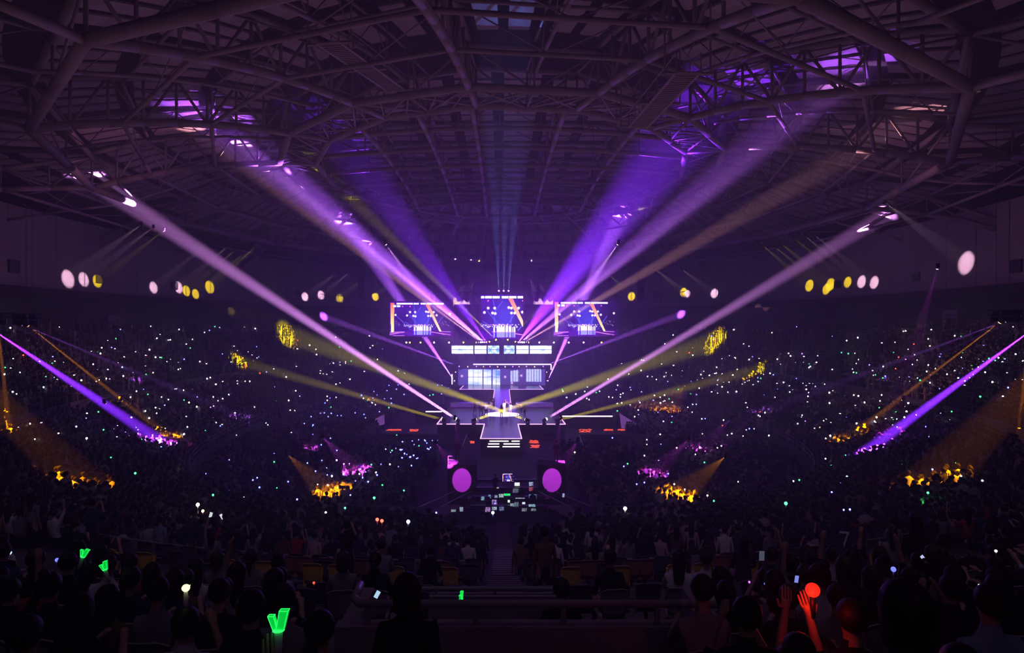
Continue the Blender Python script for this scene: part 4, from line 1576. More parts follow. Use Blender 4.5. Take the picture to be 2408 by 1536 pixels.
# the standing floor crowd in front of the stands, around the sound desk
FLOORX = []
for i in range(15000):
    x, y = rnd.uniform(-30, 30), rnd.uniform(45, 140)
    if abs(x) < 7.0 and y < 58.5:
        continue
    if -6.5 < x < 6.2 and y > 56:
        continue
    if (73.5 < y < 84 and abs(x) < 17) or (84 <= y < 107 and abs(x) < 16.5) or (y >= 107 and abs(x) < 10.5):
        continue
    if bowl_at(x, y)[1] > -.04 and bowl_at(x, y)[1] != -1.0:
        continue
    if abs(x / 30.5) ** 2.9 + abs((y - 93) / 51.3) ** 2.9 > 1:
        continue
    FLOORX.append((x, y))
# keep them apart
kept, cell = [], {}
for x, y in FLOORX:
    c = (int(x / .52), int(y / .6))
    if c in cell:
        continue
    cell[c] = 1
    kept.append((x, y, 0.0, rnd.uniform(-.5, .5), rnd.uniform(1.05, 1.32)))
mass(sites, 'crowd', 'dark mass of spectators filling the stands all round the hall', 'crowd')
mass(kept, 'floor_crowd', 'dark mass of standing spectators on the arena floor before the front stage', 'crowd')

# nearest spectators, one by one
POSES = ['sit_lap', 'sit_front', 'sit_face', 'sit_lap', 'sit_front', 'sit_lap'] * 2 + ['sit_up', 'sit_up_left', 'stand', 'stand_face']
TOPS = ['black'] * 9 + ['grey'] * 3 + ['white'] * 2 + ['dark blue'] * 3 + ['pale pink', 'brown', 'red', 'pale blue']
HK = ['short', 'long', 'ponytail', 'bob', 'bun', 'short', 'long']
HW = {'short': 'short black hair', 'long': 'long black hair', 'ponytail': 'black ponytail', 'bob': 'brown bobbed hair', 'bun': 'hair in a bun on top'}
PW = {'sit_lap': 'seated, hands in lap', 'sit_front': 'seated, hands held forward', 'sit_face': 'seated, hands raised to face', 'sit_up': 'seated, right arm raised',
      'sit_up_left': 'seated, left arm raised', 'stand': 'standing, arms down', 'stand_up': 'standing, right arm raised', 'stand_face': 'standing, hands at face'}
SEATP = []
UPHANDS = []
for x, y, z, rz, tier, k, th in near:
    pose, top, hk = rnd.choice(POSES), rnd.choice(TOPS), rnd.choice(HK)
    if tier == 'lower' and pose.startswith('sit') and rnd.random() < .45:
        pose = 'stand'
    if y < 9 and pose.startswith('stand'):
        pose = 'sit_front'
    px, py = px_of((x, y, z + 1.0))
    where = ('far left', 'left', 'left of middle', 'right of middle', 'right', 'far right')[min(5, max(0, int((px - 1180 + 1180) // 400)))]
    lab = '%s spectator in %s top, %s, %s row %s walkway, %s' % ('standing' if pose.startswith('stand') else 'seated', top, HW[hk].replace('hair in a bun on top', 'hair bun').replace('brown bobbed hair', 'brown bob'),
                                                              ORD[k] if tier == 'upper' else ORD[23 - k], 'above' if tier == 'upper' else 'below', where)
    g = 'spectators in the near rows, %s' % where
    o = person(pose, (x, y, z), rz + 0.0, top, hk, lab, g, rnd.uniform(.94, 1.04))
    if not pose.startswith('stand'):
        SEATP.append((x, y, z, rz, lab))
    if pose in ('sit_up', 'stand_up', 'sit_up_left'):
        UPHANDS.append((o, pose))

# where two would share a description, say who sits beside them
byl = {}
NEARP = [o for o in COL.objects if o.get('category') == 'person' and str(o.get('group', '')).startswith('spectators in the near')]
for o in NEARP:
    byl.setdefault(o['label'], []).append(o)
for lab, os_ in byl.items():
    if len(os_) > 1:
        for o in os_:
            nb = min((q for q in NEARP if q is not o), key=lambda q: (q.location - o.location).length)
            w = nb['label'].split(' in ')[1].split(' top')[0]
            bits = lab.replace(' above walkway', ' above').replace(' below walkway', ' below').replace('seated ', '').replace('long black hair', 'long hair').replace('short black hair', 'short hair').split(', ')
            o['label'] = ', '.join(bits + ['next to ' + w])

for o in NEARP:
    if len(o['label'].split()) > 16:
        o['label'] = o['label'].replace(' spectator in ', ' one in ', 1).replace('one', 'person', 1).replace(' top,', ',', 1)
# ------------------------------------------------------------------ stadium seats
YSEAT = mat('yellow_plastic_seat', (0.75, 0.50, 0.04), 0.5)
GSEAT = mat('grey_plastic_seat', (0.30, 0.28, 0.30), 0.55)
OSEAT = mat('dull_orange_seat', (0.38, 0.16, 0.08), 0.55)


def curved_plate(w0, w1, h, bow, th, n=8, m=5, round_top=.05):
    """seat back: a bowed shell, narrower at the foot, rounded upper corners, standing on z=0 and facing +Y"""
    vs, fs = [], []
    for layer in (0, 1):
        for j in range(m + 1):
            v = j / m
            for i in range(n + 1):
                u = 2 * i / n - 1
                w = w0 + (w1 - w0) * v
                z = h * v - (round_top * max(0, abs(u) - .6) / .4 if j == m else 0)
                vs.append((u * w / 2, bow * u * u - .06 * v - layer * th, z))
    k = (m + 1) * (n + 1)
    for layer in (0, 1):
        for j in range(m):
            for i in range(n):
                a = layer * k + j * (n + 1) + i
                q = (a, a + 1, a + n + 2, a + n + 1)
                fs.append(q if layer else q[::-1])
    for i in range(n):
        for j in (0, m):
            a = j * (n + 1) + i
            fs.append((a, a + 1, k + a + 1, k + a))
    for j in range(m):
        for i in (0, n):
            a = j * (n + 1) + i
            fs.append((a, a + n + 1, k + a + n + 1, k + a))
    return MB().add(vs, fs)


back_me = curved_plate(.36, .44, .46, .05, .03).mesh('backrest', GSEAT, True)
pan_me = MB().box((0, .0, 0), (.42, .40, .04)).box((0, .19, .015), (.42, .03, .05)).mesh('seat', GSEAT)
leg_me = MB().box((0, 0, .19), (.05, .06, .38)).box((0, 0, .02), (.22, .12, .03)).mesh('bracket', BLACK)
SEAT0 = {}


def seat(loc, rz, m=None, label='', group=None, tip=False):
    o = thing('stadium_seat', loc, label, 'seat', group, rz)
    for nm, me, l, r in (('backrest', back_me, (0, -.20, .40), (0, 0, 0)), ('seat', pan_me, (0, .0, .38), (0, 0, 0)) if not tip else ('seat', pan_me, (0, -.12, .52), (1.35, 0, 0)), ('bracket', leg_me, (0, -.05, 0), (0, 0, 0))):
        c = link(bpy.data.objects.new(nm, me), o)
        c.location, c.rotation_euler = l, r
        if m is not None and nm != 'bracket':
            c.material_slots[0].link = 'OBJECT'
            c.material_slots[0].material = m
    return o


for x, y, z, rz, lab in SEATP:
    if y < 13:
        seat((x, y, z), rz, None, 'grey seat under ' + lab.replace('seated spectator in', 'one in').replace(' above walkway', ' above').replace(' below walkway', ' below').replace(' top,', ','), 'occupied grey seats in the near rows')


def place_on_bowl(px, py, y0=3.0):
    p = hit(px, py, 0.0, y0)
    th, t = bowl_at(p.x, p.y)
    # stand it on the step it falls on
    tr = (0.0, 0.455, 24) if t < .455 else (0.505, 1.0, 26)
    k = math.floor((t - tr[0]) / (tr[1] - tr[0]) * tr[2])
    z = zprof(tr[0] + (tr[1] - tr[0]) * k / tr[2]) if not .455 <= t <= .505 else 6.0
    a, b = bowl(th, t), bowl(th, min(1, t + .02))
    d = a - b
    return Vector((p.x, p.y, z if t >= 0 else 0.0)), math.atan2(d.y, d.x) - PI / 2


YS = [(539, 1290), (634, 1307), (743, 1326), (801, 1330), (928, 1330), (1056, 1333), (1338, 1332), (1457, 1333), (1587, 1333), (1647, 1330), (1754, 1315), (1855, 1298), (2060, 1272), (2150, 1262), (2235, 1245), (2316, 1206),
      (185, 1238), (350, 1258), (263, 1232)]


def row_place(px, k, tier=(0.505, 1.0, 26)):
    """the place of row k of the upper tier seen at picture column px"""
    t = tier[0] + (tier[2] and (tier[1] - tier[0]) * (k + .5) / tier[2])
    best = min((a * .002 for a in range(-690, 691)), key=lambda a: abs(px_of(bowl(a, t))[0] - px) if bowl(a, t).y > 1 else 1e9)
    p, q = bowl(best, t), bowl(best, min(1, t + .02))
    d = p - q
    return Vector((p.x, p.y, zprof(tier[0] + (tier[1] - tier[0]) * k / tier[2]))), math.atan2(d.y, d.x) - PI / 2


for i, (px, py) in enumerate(YS):
    p, rz = row_place(px, 3)
    seat(p, rz, YSEAT, 'empty yellow plastic seat below the walkway rail, %s yellow one from the left' % ORD[sorted(range(len(YS)), key=lambda j: YS[j][0]).index(i)],
         'empty yellow seats below the walkway rail', True)
OS = (836, 868, 900, 1036, 1352, 1384, 1417, 1481, 1512, 1690, 770, 720, 680, 590)
for px in OS:
    p, rz = row_place(px, 1)
    seat(p, rz, OSEAT, 'dull orange empty seat behind the yellow seats, %s from the left' % ORD[sorted(OS).index(px)],
         'dull orange empty seats beside the walkway', True)
DSEAT = mat('dark_grey_plastic_seat', (0.10, 0.09, 0.11), 0.6)
for k in (0, 2, 7, 8):
    for side in (-1, 1):
        for j in range(22 if k < 3 else 14):
            if k == 2 and j % 3:
                continue
            px, py = 0, 0
            t = 0.505 + 0.495 * (k + .5) / 26
            y = bowl(0, t).y
            p, rz = row_place(CX + (side * (.75 + j * .56)) / y * F, k)
            if any((o_.x - p.x) ** 2 + (o_.y - p.y) ** 2 < .25 for o_ in (Vector(q[:3]) for q in SEATP)):
                continue
            seat(p, rz, DSEAT, 'empty dark seat, %s row above the walkway, %s one %s of the stairs' % (ORD[k], ORD[j], 'left' if side < 0 else 'right'), 'empty dark seats above the walkway')

# ------------------------------------------------------------------ stairs, rails, the entrance parapet
STEPM = mat('pale_step_edges', (0.42, 0.36, 0.42), 0.7, vary=0.15, scale=3)
RAILM = mat('grey_painted_rail', (0.30, 0.28, 0.31), 0.4)


def stair(x0, w, y0, y1, n, label):
    t = thing('stairs', (x0, y1, 0), label, 'stairs')
    m, e = MB(), MB()
    for i in range(n):
        ya, yb = y1 - (y1 - y0) * i / n, y1 - (y1 - y0) * (i + 1) / n
        th, tt = bowl_at(x0, (ya + yb) / 2)
        z = zprof(tt) + .17
        m.box((0, (ya + yb) / 2 - y1, z - .2), (w, abs(ya - yb) + .01, .4))
        m.box((0, ya - y1 - .02, z + .008), (w, .05, .016), 1)
    m.build('treads', [STEPM, mat('dark_nosing', (.05, .04, .06), .6)], t)


stair(0.06, .78, 20.6, 40.6, 46, 'central stairs lit pale purple, running down the lower tier to the sound desk')
stair(0.06, .80, 9.6, 17.0, 16, 'central stairs between the walkway and the entrance parapet')


def curve_rail(t, z0, h, a0, a1, n, label, name='guardrail', every=4, r=.03, midrail=True):
    o = thing(name, (0, 0, 0), label, 'railing')
    pts = [bowl(a0 + (a1 - a0) * i / n, t) for i in range(n + 1)]
    for p in pts:
        p.z = z0 + h
    MB().path(pts, r, 6).build('top_rail', RAILM, o)
    if midrail:
        MB().path([p - Vector((0, 0, h * .45)) for p in pts], r * .7, 5).build('middle_rail', RAILM, o)
    for p in pts[::every]:
        MB().bar((0, 0, -h), (0, 0, 0), r * .9, 6).build('post', RAILM, o).location = p
    return o


curve_rail(.462, 6.0, 1.05, -1.35, -.02, 60, 'long grey guardrail along the walkway left of the central stairs')
curve_rail(.462, 6.0, 1.05, .035, 1.35, 60, 'long grey guardrail along the walkway right of the central stairs')
curve_rail(-.006, 1.8, 1.0, -1.5, -.16, 60, 'grey guardrail along the front of the lower tier, left half', every=5)
curve_rail(-.006, 1.8, 1.0, .18, 1.5, 60, 'grey guardrail along the front of the lower tier, right half', every=5)

# slanted stairs with side rails down to the sound desk
for s, word in ((-1, 'left'), (1, 'right')):
    a, b = (P(985, 1192, 41), P(1068, 1150, 51)) if s < 0 else (P(1392, 1196, 41), P(1305, 1152, 51))
    a.z, b.z = 2.9, 1.4
    t = thing('floor_stairs', (0, 0, 0), 'slanted metal stairs with many rail posts leading to the sound desk, %s of it' % word, 'stairs')
    m = MB()
    n = 14
    for i in range(n):
        c = a.lerp(b, i / n)
        m.box((c.x, c.y, c.z - 1.05), (1.4, .5, .08))
    m.build('treads', STEPM, t)
    MB().bar(a, b, .03, 6).bar(a + Vector((s * -1.3, 0, 0)), b + Vector((s * -1.3, 0, 0)), .03, 6).build('handrail', RAILM, t)
    for i in range(11):
        c = a.lerp(b, i / 10)
        MB().bar((0, 0, 0), (0, 0, -1.0), .022, 5).build('post', RAILM, t).location = c

PARM = mat('pale_entrance_parapet', (0.30, 0.25, 0.29), 0.8, vary=0.12, scale=1.5)
PY = 6.0
x0, x1 = (792 - CX) / F * PY, (1712 - CX) / F * PY
zt = EYE - (1466 - CY) / F * PY
MB_ = MB().box(((x0 + x1) / 2, PY, zt - .9), (x1 - x0, .16, 1.8))
MB_.box((x0 + .08, PY + .5, zt - 1.0), (.16, .9, 1.9)).box((x1 - .08, PY + .5, zt - 1.0), (.16, .9, 1.9))
tag(MB_.build('parapet', PARM), 'pale concrete parapet around the entrance, straight below the camera', 'parapet')
t = thing('parapet_rail', (0, 0, 0), 'thick grey tube rail on short posts above the near entrance parapet', 'railing')
zr = EYE - (1420 - CY) / F * PY
xa, xb = (826 - CX) / F * PY, (1612 - CX) / F * PY
MB().path([(xa - .02, PY + .5, zr - .02), (xa, PY + .12, zr), (xa + .08, PY, zr), (xb - .06, PY, zr), (xb + .05, PY + .06, zr - .02), (xb + .3, PY + .1, zr - .05)], .036, 10).build('top_rail', RAILM, t, True)
for px in (865, 1120, 1325, 1545):
    MB().bar((0, 0, 0), (0, 0, zr - zt + .02), .026, 8).build('post', RAILM, t).location = ((px - CX) / F * PY, PY, zt - .01)
PY2 = 8.9
t = thing('far_parapet', (0, 0, 0), 'short pale parapet with a tube rail on the far side of the entrance', 'parapet')
xa, xb = (1010 - CX) / F * PY2, (1318 - CX) / F * PY2
z2 = EYE - (1398 - CY) / F * PY2
MB().box(((xa + xb) / 2, PY2, z2 - .5), (xb - xa, .14, 1.0)).build('wall', PARM, t)
z3 = EYE - (1384 - CY) / F * PY2
MB().path([(xa - .1, PY2, z3), (xb + .1, PY2, z3)], .028, 8).build('top_rail', RAILM, t)
for f in (.05, .5, .95):
    MB().bar((0, 0, -.3), (0, 0, 0), .02, 6).build('post', RAILM, t).location = (xa + (xb - xa) * f, PY2, z3)

# block banner with the number 7
p = P(1985, 1268, 19.5)
t = thing('block_banner', p, 'dark blue cloth banner with a white number 7 hung on the right', 'banner', None, -.35)
MB().box((0, 0, 0), (1.15, .03, .72)).build('cloth', mat('navy_banner_cloth', (.02, .02, .10), .9), t)
MB().box((0.0, -.025, .20), (.26, .012, .06)).bar((.10, -.025, .20), (-.03, -.025, -.24), .03, 4).build('digit', mat('white_banner_print', (.75, .75, .78), .7), t)
for sx in (-1, 1):
    MB().bar((0, 0, .3), (0, 0, -1.6), .02, 5).build('post', RAILM, t).location = (sx * .55, .04, 0)

# ------------------------------------------------------------------ light sticks
def stick_mesh(r, glow):
    mb = MB().ball((0, 0, 0), r, 8, 6, 0).bar((0, 0, -r * .8), (0, 0, -r - .14), .018, 6, 1)
    return mb.mesh('light_stick', [glow, MATS['white_cloth']], True)


GL = {}
for nm, c, s in (('white', (1, .95, .92), 14), ('blue', (.12, .14, 1), 12), ('pale blue', (.45, .6, 1), 12), ('green', (.05, .9, .2), 7), ('warm white', (1, .65, .35), 11), ('red', (1, .06, .03), 8), ('violet', (.5, .15, 1), 9)):
    GL[nm] = mat('glowing_%s_stick_head' % nm.replace(' ', '_'), (.8, .8, .8), .4, emit=c, strength=s)
SM = stick_mesh(0.055, GL['white'])


def stick(loc, colour, label, group, r=1.0, rot=(0, 0, 0), soft=False):
    o = link(bpy.data.objects.new('light_stick', SM))
    o.location = loc
    o.scale = (r, r, r)
    o.rotation_euler = rot
    if soft:
        e = GL[colour].node_tree.nodes['Principled BSDF'].inputs['Emission Color'].default_value[:3]
        o.material_slots[0].link = 'OBJECT'
        o.material_slots[0].material = mat('soft_%s_stick_head' % colour.replace(' ', '_'), (.3, .3, .3), .4, emit=tuple(e), strength=2.2 if colour != 'white' else 1.4)
    elif colour != 'white':
        o.material_slots[0].link = 'OBJECT'
        o.material_slots[0].material = GL[colour]
    return tag(o, label, 'light stick', group)


rng = random.Random(17)


def rowword(x, y):
    th, t = bowl_at(x, y)
    px = CX + x / y * F
    side = ('far left', 'left', 'middle left', 'middle', 'middle right', 'right', 'far right')[min(6, max(0, int(px // 344)))]
    if t < 0:
        return '%s, about %s row from the sound desk' % (side, ORD[min(30, int(abs(y - 45) / 1.6))])
    return '%s, %s row up from the floor' % (side, ORD[min(32, int(t * 44))])



def want(px, py):
    """how thickly the photograph is sown with lights around a pixel"""
    if py < 768 or py > 1285:
        return 0
    if 905 < px < 1460 and py < 950:
        return .16 if (px < 1040 or px > 1320) and py > 795 else 0
    if px <= 905:
        d = 1.0 if 210 < px < 800 else .55
        if py > 1050:
            d = .16
        if py > 1150:
            d = .08
        if px < 210 and py < 830:
            d *= .6
        return d * (.5 if px < 210 else 1) * (.5 if px > 640 and py > 880 else 1)
    if px >= 1460:
        d = 1.15 if 1560 < px < 2200 else .6
        if py < 830:
            d *= .45
        if py > 1010:
            d = .22
        if py > 1150:
            d = .09
        return d
    return .12


cols = ['white'] * 60 + ['blue'] * 12 + ['green'] * 11 + ['warm white'] * 6 + ['red'] * 2 + ['pale blue'] * 7 + ['violet'] * 2
cand = []
for s_ in far:
    px, py = px_of((s_[0], s_[1], s_[2] + 1.35))
    w = want(px, py)
    # seats per picture area grow with distance; thin them to an even sowing
    w *= 1.5 if py < 900 else 1.1 if py < 950 else .6
    dens = 0.00135 * w * (F * .62 / s_[1]) * (F * .5 / s_[1]) * (.45 if s_[1] < 50 else 1.0)
    if rng.random() < dens * .66:
        cand.append((px, py, s_[0], s_[1], s_[2] + rng.uniform(1.15, 1.6)))
for x, y, z, rz, sc in kept:
    px, py = px_of((x, y, 1.6))
    blue = (900 < px < 1130 and 1035 < py < 1110) or (720 < px < 905 and 1090 < py < 1150)
    if rng.random() < (.17 if blue else .03):
        cand.append((px, py, x, y, rng.uniform(1.7, 2.2)))
cand.sort(key=lambda c: c[3] ** 2 + c[2] ** 2)
print('sticks', len(cand))
rest = MB()
restc = []
gb = 0
for i, (px, py, x, y, z) in enumerate(cand):
    fl = y > 44 and abs(x) < 29 and z < 2.5
    bl = fl and px < 1180
    c = rng.choice(cols) if not bl else rng.choice(['blue'] * 8 + ['white', 'green'])
    if y < 60 and not bl:
        c = rng.choice(['white'] * 4 + ['blue'] * 4 + ['green'] * 3 + ['pale blue'] * 2)
    r = min(2.0, .42 + y / 80) * rng.choice((.7, .85, 1, 1, 1.15))
    if i < 285:
        z2 = 'on the arena floor left of the stage runway' if bl else 'on the arena floor' if fl else 'in the near lower stands, %s' % ('left' if px < 1180 else 'right') if y < 50 else 'in the %s side stands' % ('left' if px < 1180 else 'right')
        stick((x, y, z), c, '%s light stick %s, %s' % (c, z2.replace('in the near lower stands, left', 'in lower tier').replace('in the near lower stands, right', 'in lower tier').replace('in the left side stands', 'in side stand').replace('in the right side stands', 'in side stand').replace('on the arena floor left of the stage runway', 'on the floor').replace('on the arena floor', 'on the floor'), rowword(x, y)), '%s light sticks held up %s' % (c, z2), r)
    else:
        n = len(rest.f)
        rest.ball((x, y, z), .055 * r, 6, 4)
        e = MATS['glowing_%s_stick_head' % c.replace(' ', '_')].node_tree.nodes['Principled BSDF']
        cc = [q * e.inputs['Emission Strength'].default_value / 10 for q in e.inputs['Emission Color'].default_value[:3]]
        restc += [cc] * (len(rest.f) - n)
me = rest.mesh('light_sticks', attr_mat('many_coloured_stick_glow', 10), False)
at = me.color_attributes.new('colour', 'FLOAT_COLOR', 'CORNER')
lens = [len(f) for f in rest.f]
cc = np.repeat(np.array(restc, np.float32), lens, axis=0)
at.data.foreach_set('color', np.concatenate([cc, np.ones((len(cc), 1), np.float32)], 1).ravel())
tag(link(bpy.data.objects.new('light_sticks', me)), 'tiny white, blue and green light sticks scattered through the far stands', 'light stick', kind='stuff')

# picked-out sticks and phones of the near rows
for px, py, Y, c, r, lab in (
        (134, 1317, 9.5, 'blue', .7, 'small blue light in the near left rows beside two green sticks'),
        (24, 1300, 10, 'pale blue', .6, 'small pale blue light at the far left edge of the near rows'),
        (886, 1310, 13, 'blue', .4, 'tiny blue light below the walkway rail left of the stairs'),
        (2101, 1339, 7.5, 'blue', .75, 'bright blue glowing stick above the big dark head on the right'),
        (2061, 1340, 8, 'violet', .5, 'tiny violet light left of the bright blue stick on the right'),
        (2342, 1296, 9, 'white', .5, 'small white light near the right edge of the near rows'),
        (2303, 1377, 6.5, 'white', .35, 'tiny white light above a pale collar at the lower right'),
        (738, 1371, 8, 'red', .4, 'tiny red light above the woman in pale pink'),
        (1762, 1369, 8, 'violet', .35, 'tiny violet light left of the red lit hand'),
        (1799, 1373, 7, 'blue', .3, 'tiny blue light just above the red lit hand'),
        (1983, 1421, 6, 'white', .3, 'tiny white light right of the red glowing ball'),
        (563, 1413, 6, 'violet', .35, 'tiny violet light left of the green stick with the forked head'),
        (887, 1222, 26, 'red', 1.2, 'left of two small reddish lights in the lower tier'), (898, 1225, 26, 'red', 1.2, 'right of two small reddish lights in the lower tier'),
        (960, 1227, 26, 'pale blue', 1.3, 'bright pale blue light in the lower tier left of the stairs'), (1159, 1206, 29, 'pale blue', 1.2, 'pale blue light just in front of the sound desk'),
        (1470, 1196, 33, 'white', 1.6, 'large round white light in the lower tier right of the stairs'), (1848, 1184, 33, 'green', 1.5, 'large green light in the right lower tier'),
        (2178, 1181, 30, 'green', 1.9, 'large green light near the right guardrail'), (2251, 1090, 42, 'green', 1.8, 'green light in the right stand above the orange lit people'),
        (465, 1187, 28, 'white', 1.3, 'round white light in the left lower tier beside two white phones'), (477, 1202, 27, 'warm white', 1.0, 'warm white light just below the round white one on the left'),
        (110, 1117, 38, 'green', 1.2, 'left of a pair of green lights above the orange lit people'), (120, 1118, 38, 'green', 1.2, 'right of a pair of green lights above the orange lit people'),
        (318, 1113, 42, 'green', 1.2, 'green light in the left stand right of the orange lit people'), (880, 1171, 36, 'green', 1.2, 'green light right of the orange lit barrier on the left')):
    stick(P(px, py, Y), c, lab, None, r * (.7 if Y < 14 else 1), soft=Y < 14)

PHONE = MB().box((0, 0, 0), (.085, .01, .16)).mesh('case', BLACK)
for px, py, Y, rot, col, s, lab in (
        (887, 1398, 5.2, .5, (.5, .75, 1.0), .42, 'small tilted phone with pale blue screen above the entrance rail'),
        (1873, 1362, 7.5, .1, (.25, .3, .9), .55, 'phone with dim blue striped screen above the red ball'),
        (496, 1211, 27, .3, (.9, .95, 1.0), 1.5, 'left of two bright white phone screens in the left lower tier'),
        (522, 1215, 27, -.5, (.9, .95, 1.0), 1.5, 'right of two bright white phone screens in the left lower tier'),
        (2170, 1312, 8, -.7, (.6, .65, 1.0), .5, 'narrow pale phone tilted to the left on the right side'),
        (1791, 1307, 15, .0, (.07, .08, .12), 1.5, 'dim grey blue tablet screen right of the stairs'),
        (1325, 875 + 290, 44, .1, (.4, .5, .9), 1.8, 'pale screen held up in the crowd right of the sound desk')):
    t = thing('phone', P(px, py, Y), lab, 'phone')
    t.rotation_euler = (0.1, rot, 0)
    t.scale = (s, s, s)
    link(bpy.data.objects.new('case', PHONE), t)
    MB().box((0, -.007, 0), (.077, .004, .148)).build('screen', mat('phone_screen_%d' % px, (.1, .1, .1), .3, emit=col, strength=.9), t)

# ------------------------------------------------------------------ people and things closest to the camera
TPL['near_sit_up'] = person_mesh('body', sit=True, arms='one_up', fingers=True)
TPL['near_sit_up_left'] = person_mesh('body', sit=True, arms='one_up', fingers=True, mirror=True)


def gz(x, y):
    return place_z(x, y)


def place_z(x, y):
    th, t = bowl_at(x, y)
    tr = (0.0, 0.455, 24) if t < .455 else (0.505, 1.0, 26)
    k = math.floor((t - tr[0]) / (tr[1] - tr[0]) * tr[2])
    return zprof(tr[0] + (tr[1] - tr[0]) * k / tr[2]) if not .455 <= t <= .505 else 6.0


def near_person(pose, px, Y, top, hair, lab, scale=1.0, rz=0.0, dx=0.0, with_seat=True, top_py=None):
    x = (px - CX) / F * Y + dx
    z = place_z(x, Y)
    if top_py:                                      # as tall as the photograph shows
        scale = min(1.12, max(.8, (EYE - (top_py - CY) / F * Y - z) / (1.82 if 'sit' not in pose else 1.34)))
    o = person(pose, (x, Y, z), rz, top, hair, lab, None, scale)
    if 'sit' in pose and with_seat:
        seat((x, Y, z), rz, None, 'grey plastic seat under the ' + ' '.join(lab.split()[:7]))
    return o


near_person('stand', 957, 4.3, 'black', 'bob', 'person standing as a black silhouette in front of the entrance rail', top_py=1348)
near_person('stand', 2128, 2.6, 'black', 'bob', 'largest black silhouette at the lower right', top_py=1365)
near_person('stand_face', 1760, 3.6, 'black', 'short', 'dark person left of the red lit people at the lower right', top_py=1448)
near_person('sit_lap', 752, 4.7, 'pale pink', 'ponytail', 'woman in pale pink top with ponytail sitting left of the entrance', 1.04)
near_person('sit_front', 662, 5.3, 'grey', 'short', 'person in grey sitting left of the woman in pale pink', 1.0)
near_person('sit_lap', 590, 4.6, 'black', 'short', 'person in black sitting behind the green forked light stick', 1.0)
near_person('sit_face', 437, 4.9, 'white', 'short', 'person in white sleeves holding up the lemon yellow light', 1.0)
near_person('sit_front', 1655, 5.5, 'grey', 'short', 'person in grey sitting at the right end of the entrance parapet', 1.0)
near_person('sit_front', 2010, 4.4, 'black', 'short', 'dark person right of the red glowing ball', 1.0)
near_person('sit_lap', 2330, 4.6, 'pale blue', 'short', 'person in pale blue top at the lower right edge', 1.03)
near_person('sit_lap', 2260, 3.3, 'grey', 'short', 'grey hooded back at the bottom right corner', 1.0)
near_person('sit_lap', 60, 4.2, 'pale pink', 'short', 'person in pale pink at the lower left corner', 1.0)
near_person('sit_front', 180, 5.1, 'black', 'long', 'long haired person in black near the lower left corner', 1.0)
near_person('sit_lap', 1320, 7.4, 'black', 'short', 'dark person right inside the entrance opening', 1.0)
near_person('stand', 1100, 20.2, 'white', 'short', 'person in white shirt with dark bag strap standing at the walkway, left of stairs', 1.0, with_seat=False)
near_person('stand', 1305, 20.2, 'white', 'short', 'person in white vest standing at the walkway right of the stairs', 1.0)
near_person('stand', 1225, 19.6, 'brown', 'short', 'person in brown standing at the walkway just right of the stairs', 1.0)
near_person('stand_face', 1440, 19.9, 'pale pink', 'long', 'person in pale pink with raised hands standing at the walkway', 1.0)
near_person('stand', 1066, 19.9, 'dark blue', 'short', 'person in dark blue standing at the walkway left of the white shirt', 1.0)

# the red ball, the hands it lights
rb_w = P(1911, 1388, 4.4)
o = person('near_sit_up', (rb_w.x - .21, rb_w.y - .13, rb_w.z - 1.66), 0, 'black', 'short', 'person holding up the red glowing ball, forearm lit red', None, 1.0)
seat(o.location, 0, None, 'grey plastic seat under the person holding the red ball')
t = thing('light_stick', rb_w, 'red glowing ball light stick held up at the lower right', 'light stick')
MB().ball((0, 0, 0), .046, 16, 12).build('glowing_ball', mat('red_glow', (.8, .1, .1), .4, emit=(1.0, .02, .008), strength=1.15), t, True)
MB().bar((0, 0, -.045), (0, 0, -.18), .018, 10).build('handle', BLACK, t, True)
ld = bpy.data.lights.new('red_ball_light', 'POINT'); ld.color = (1, .03, .01); ld.energy = 1.6; ld.shadow_soft_size = .055
lo = link(bpy.data.objects.new('red_ball_light', ld), t); lo.location = (-.06, -.10, -.03)
hw = P(1845, 1445, 4.75)
o = person('near_sit_up_left', (hw.x + .20, hw.y - .14, hw.z - 1.45), 0.0, 'grey', 'short', 'person in grey with spread hand raised, lit red by the ball', None, 1.0)
seat(o.location, 0, None, 'grey plastic seat under the person with the red lit hand')
near_person('sit_front', 1885, 3.7, 'white', 'short', 'person in white sleeve and cap at the bottom below the red ball', top_py=1500)

# forked green light stick, lemon light, small green sticks
def green_v(loc, s, lab, tilt=0.0):
    t = thing('light_stick', loc, lab, 'light stick')
    t.scale = (s, s, s)
    t.rotation_euler = (0, tilt, 0)
    g = mat('green_glow', (.1, .7, .2), .35, emit=(.0, .75, .06), strength=.75)
    g2 = mat('green_glow_edge', (.2, .8, .3), .35, emit=(.03, 1.0, .15), strength=1.3)

    def arm(x0, x1, z1, w0, w1, dy):
        lo_, hi = [], []
        for (x, w, z) in ((x0, w0, 0), (x1, w1, z1)):
            lo_.append([(x - w, -dy, z), (x + w, -dy, z), (x + w, dy, z), (x - w, dy, z)])
        v = lo_[0] + lo_[1]
        return MB().add(v, [(3, 2, 1, 0), (4, 5, 6, 7), (0, 1, 5, 4), (1, 2, 6, 5), (2, 3, 7, 6), (3, 0, 4, 7)]), v
    for nm, a in (('short_arm', (-.012, -.031, .058, .010, .013, .012)), ('tall_arm', (.010, .026, .082, .016, .019, .014))):
        mb, v = arm(*a)
        o = mb.build(nm, g, t)
        e = MB()
        for i, j in ((0, 1), (4, 5), (5, 6), (6, 7), (7, 4), (0, 4), (1, 5)):
            e.bar(v[i], v[j], .0016, 4)
        e.build('glowing_edge', g2, o)
    MB().bar((0, 0, 0), (0, 0, -.008), .026, 12).build('collar', g2, t)
    MB().lathe([(.013, -.15), (.016, -.09), (.019, -.008)], 12).build('handle', MATS['white_cloth'], t, True)
    return t


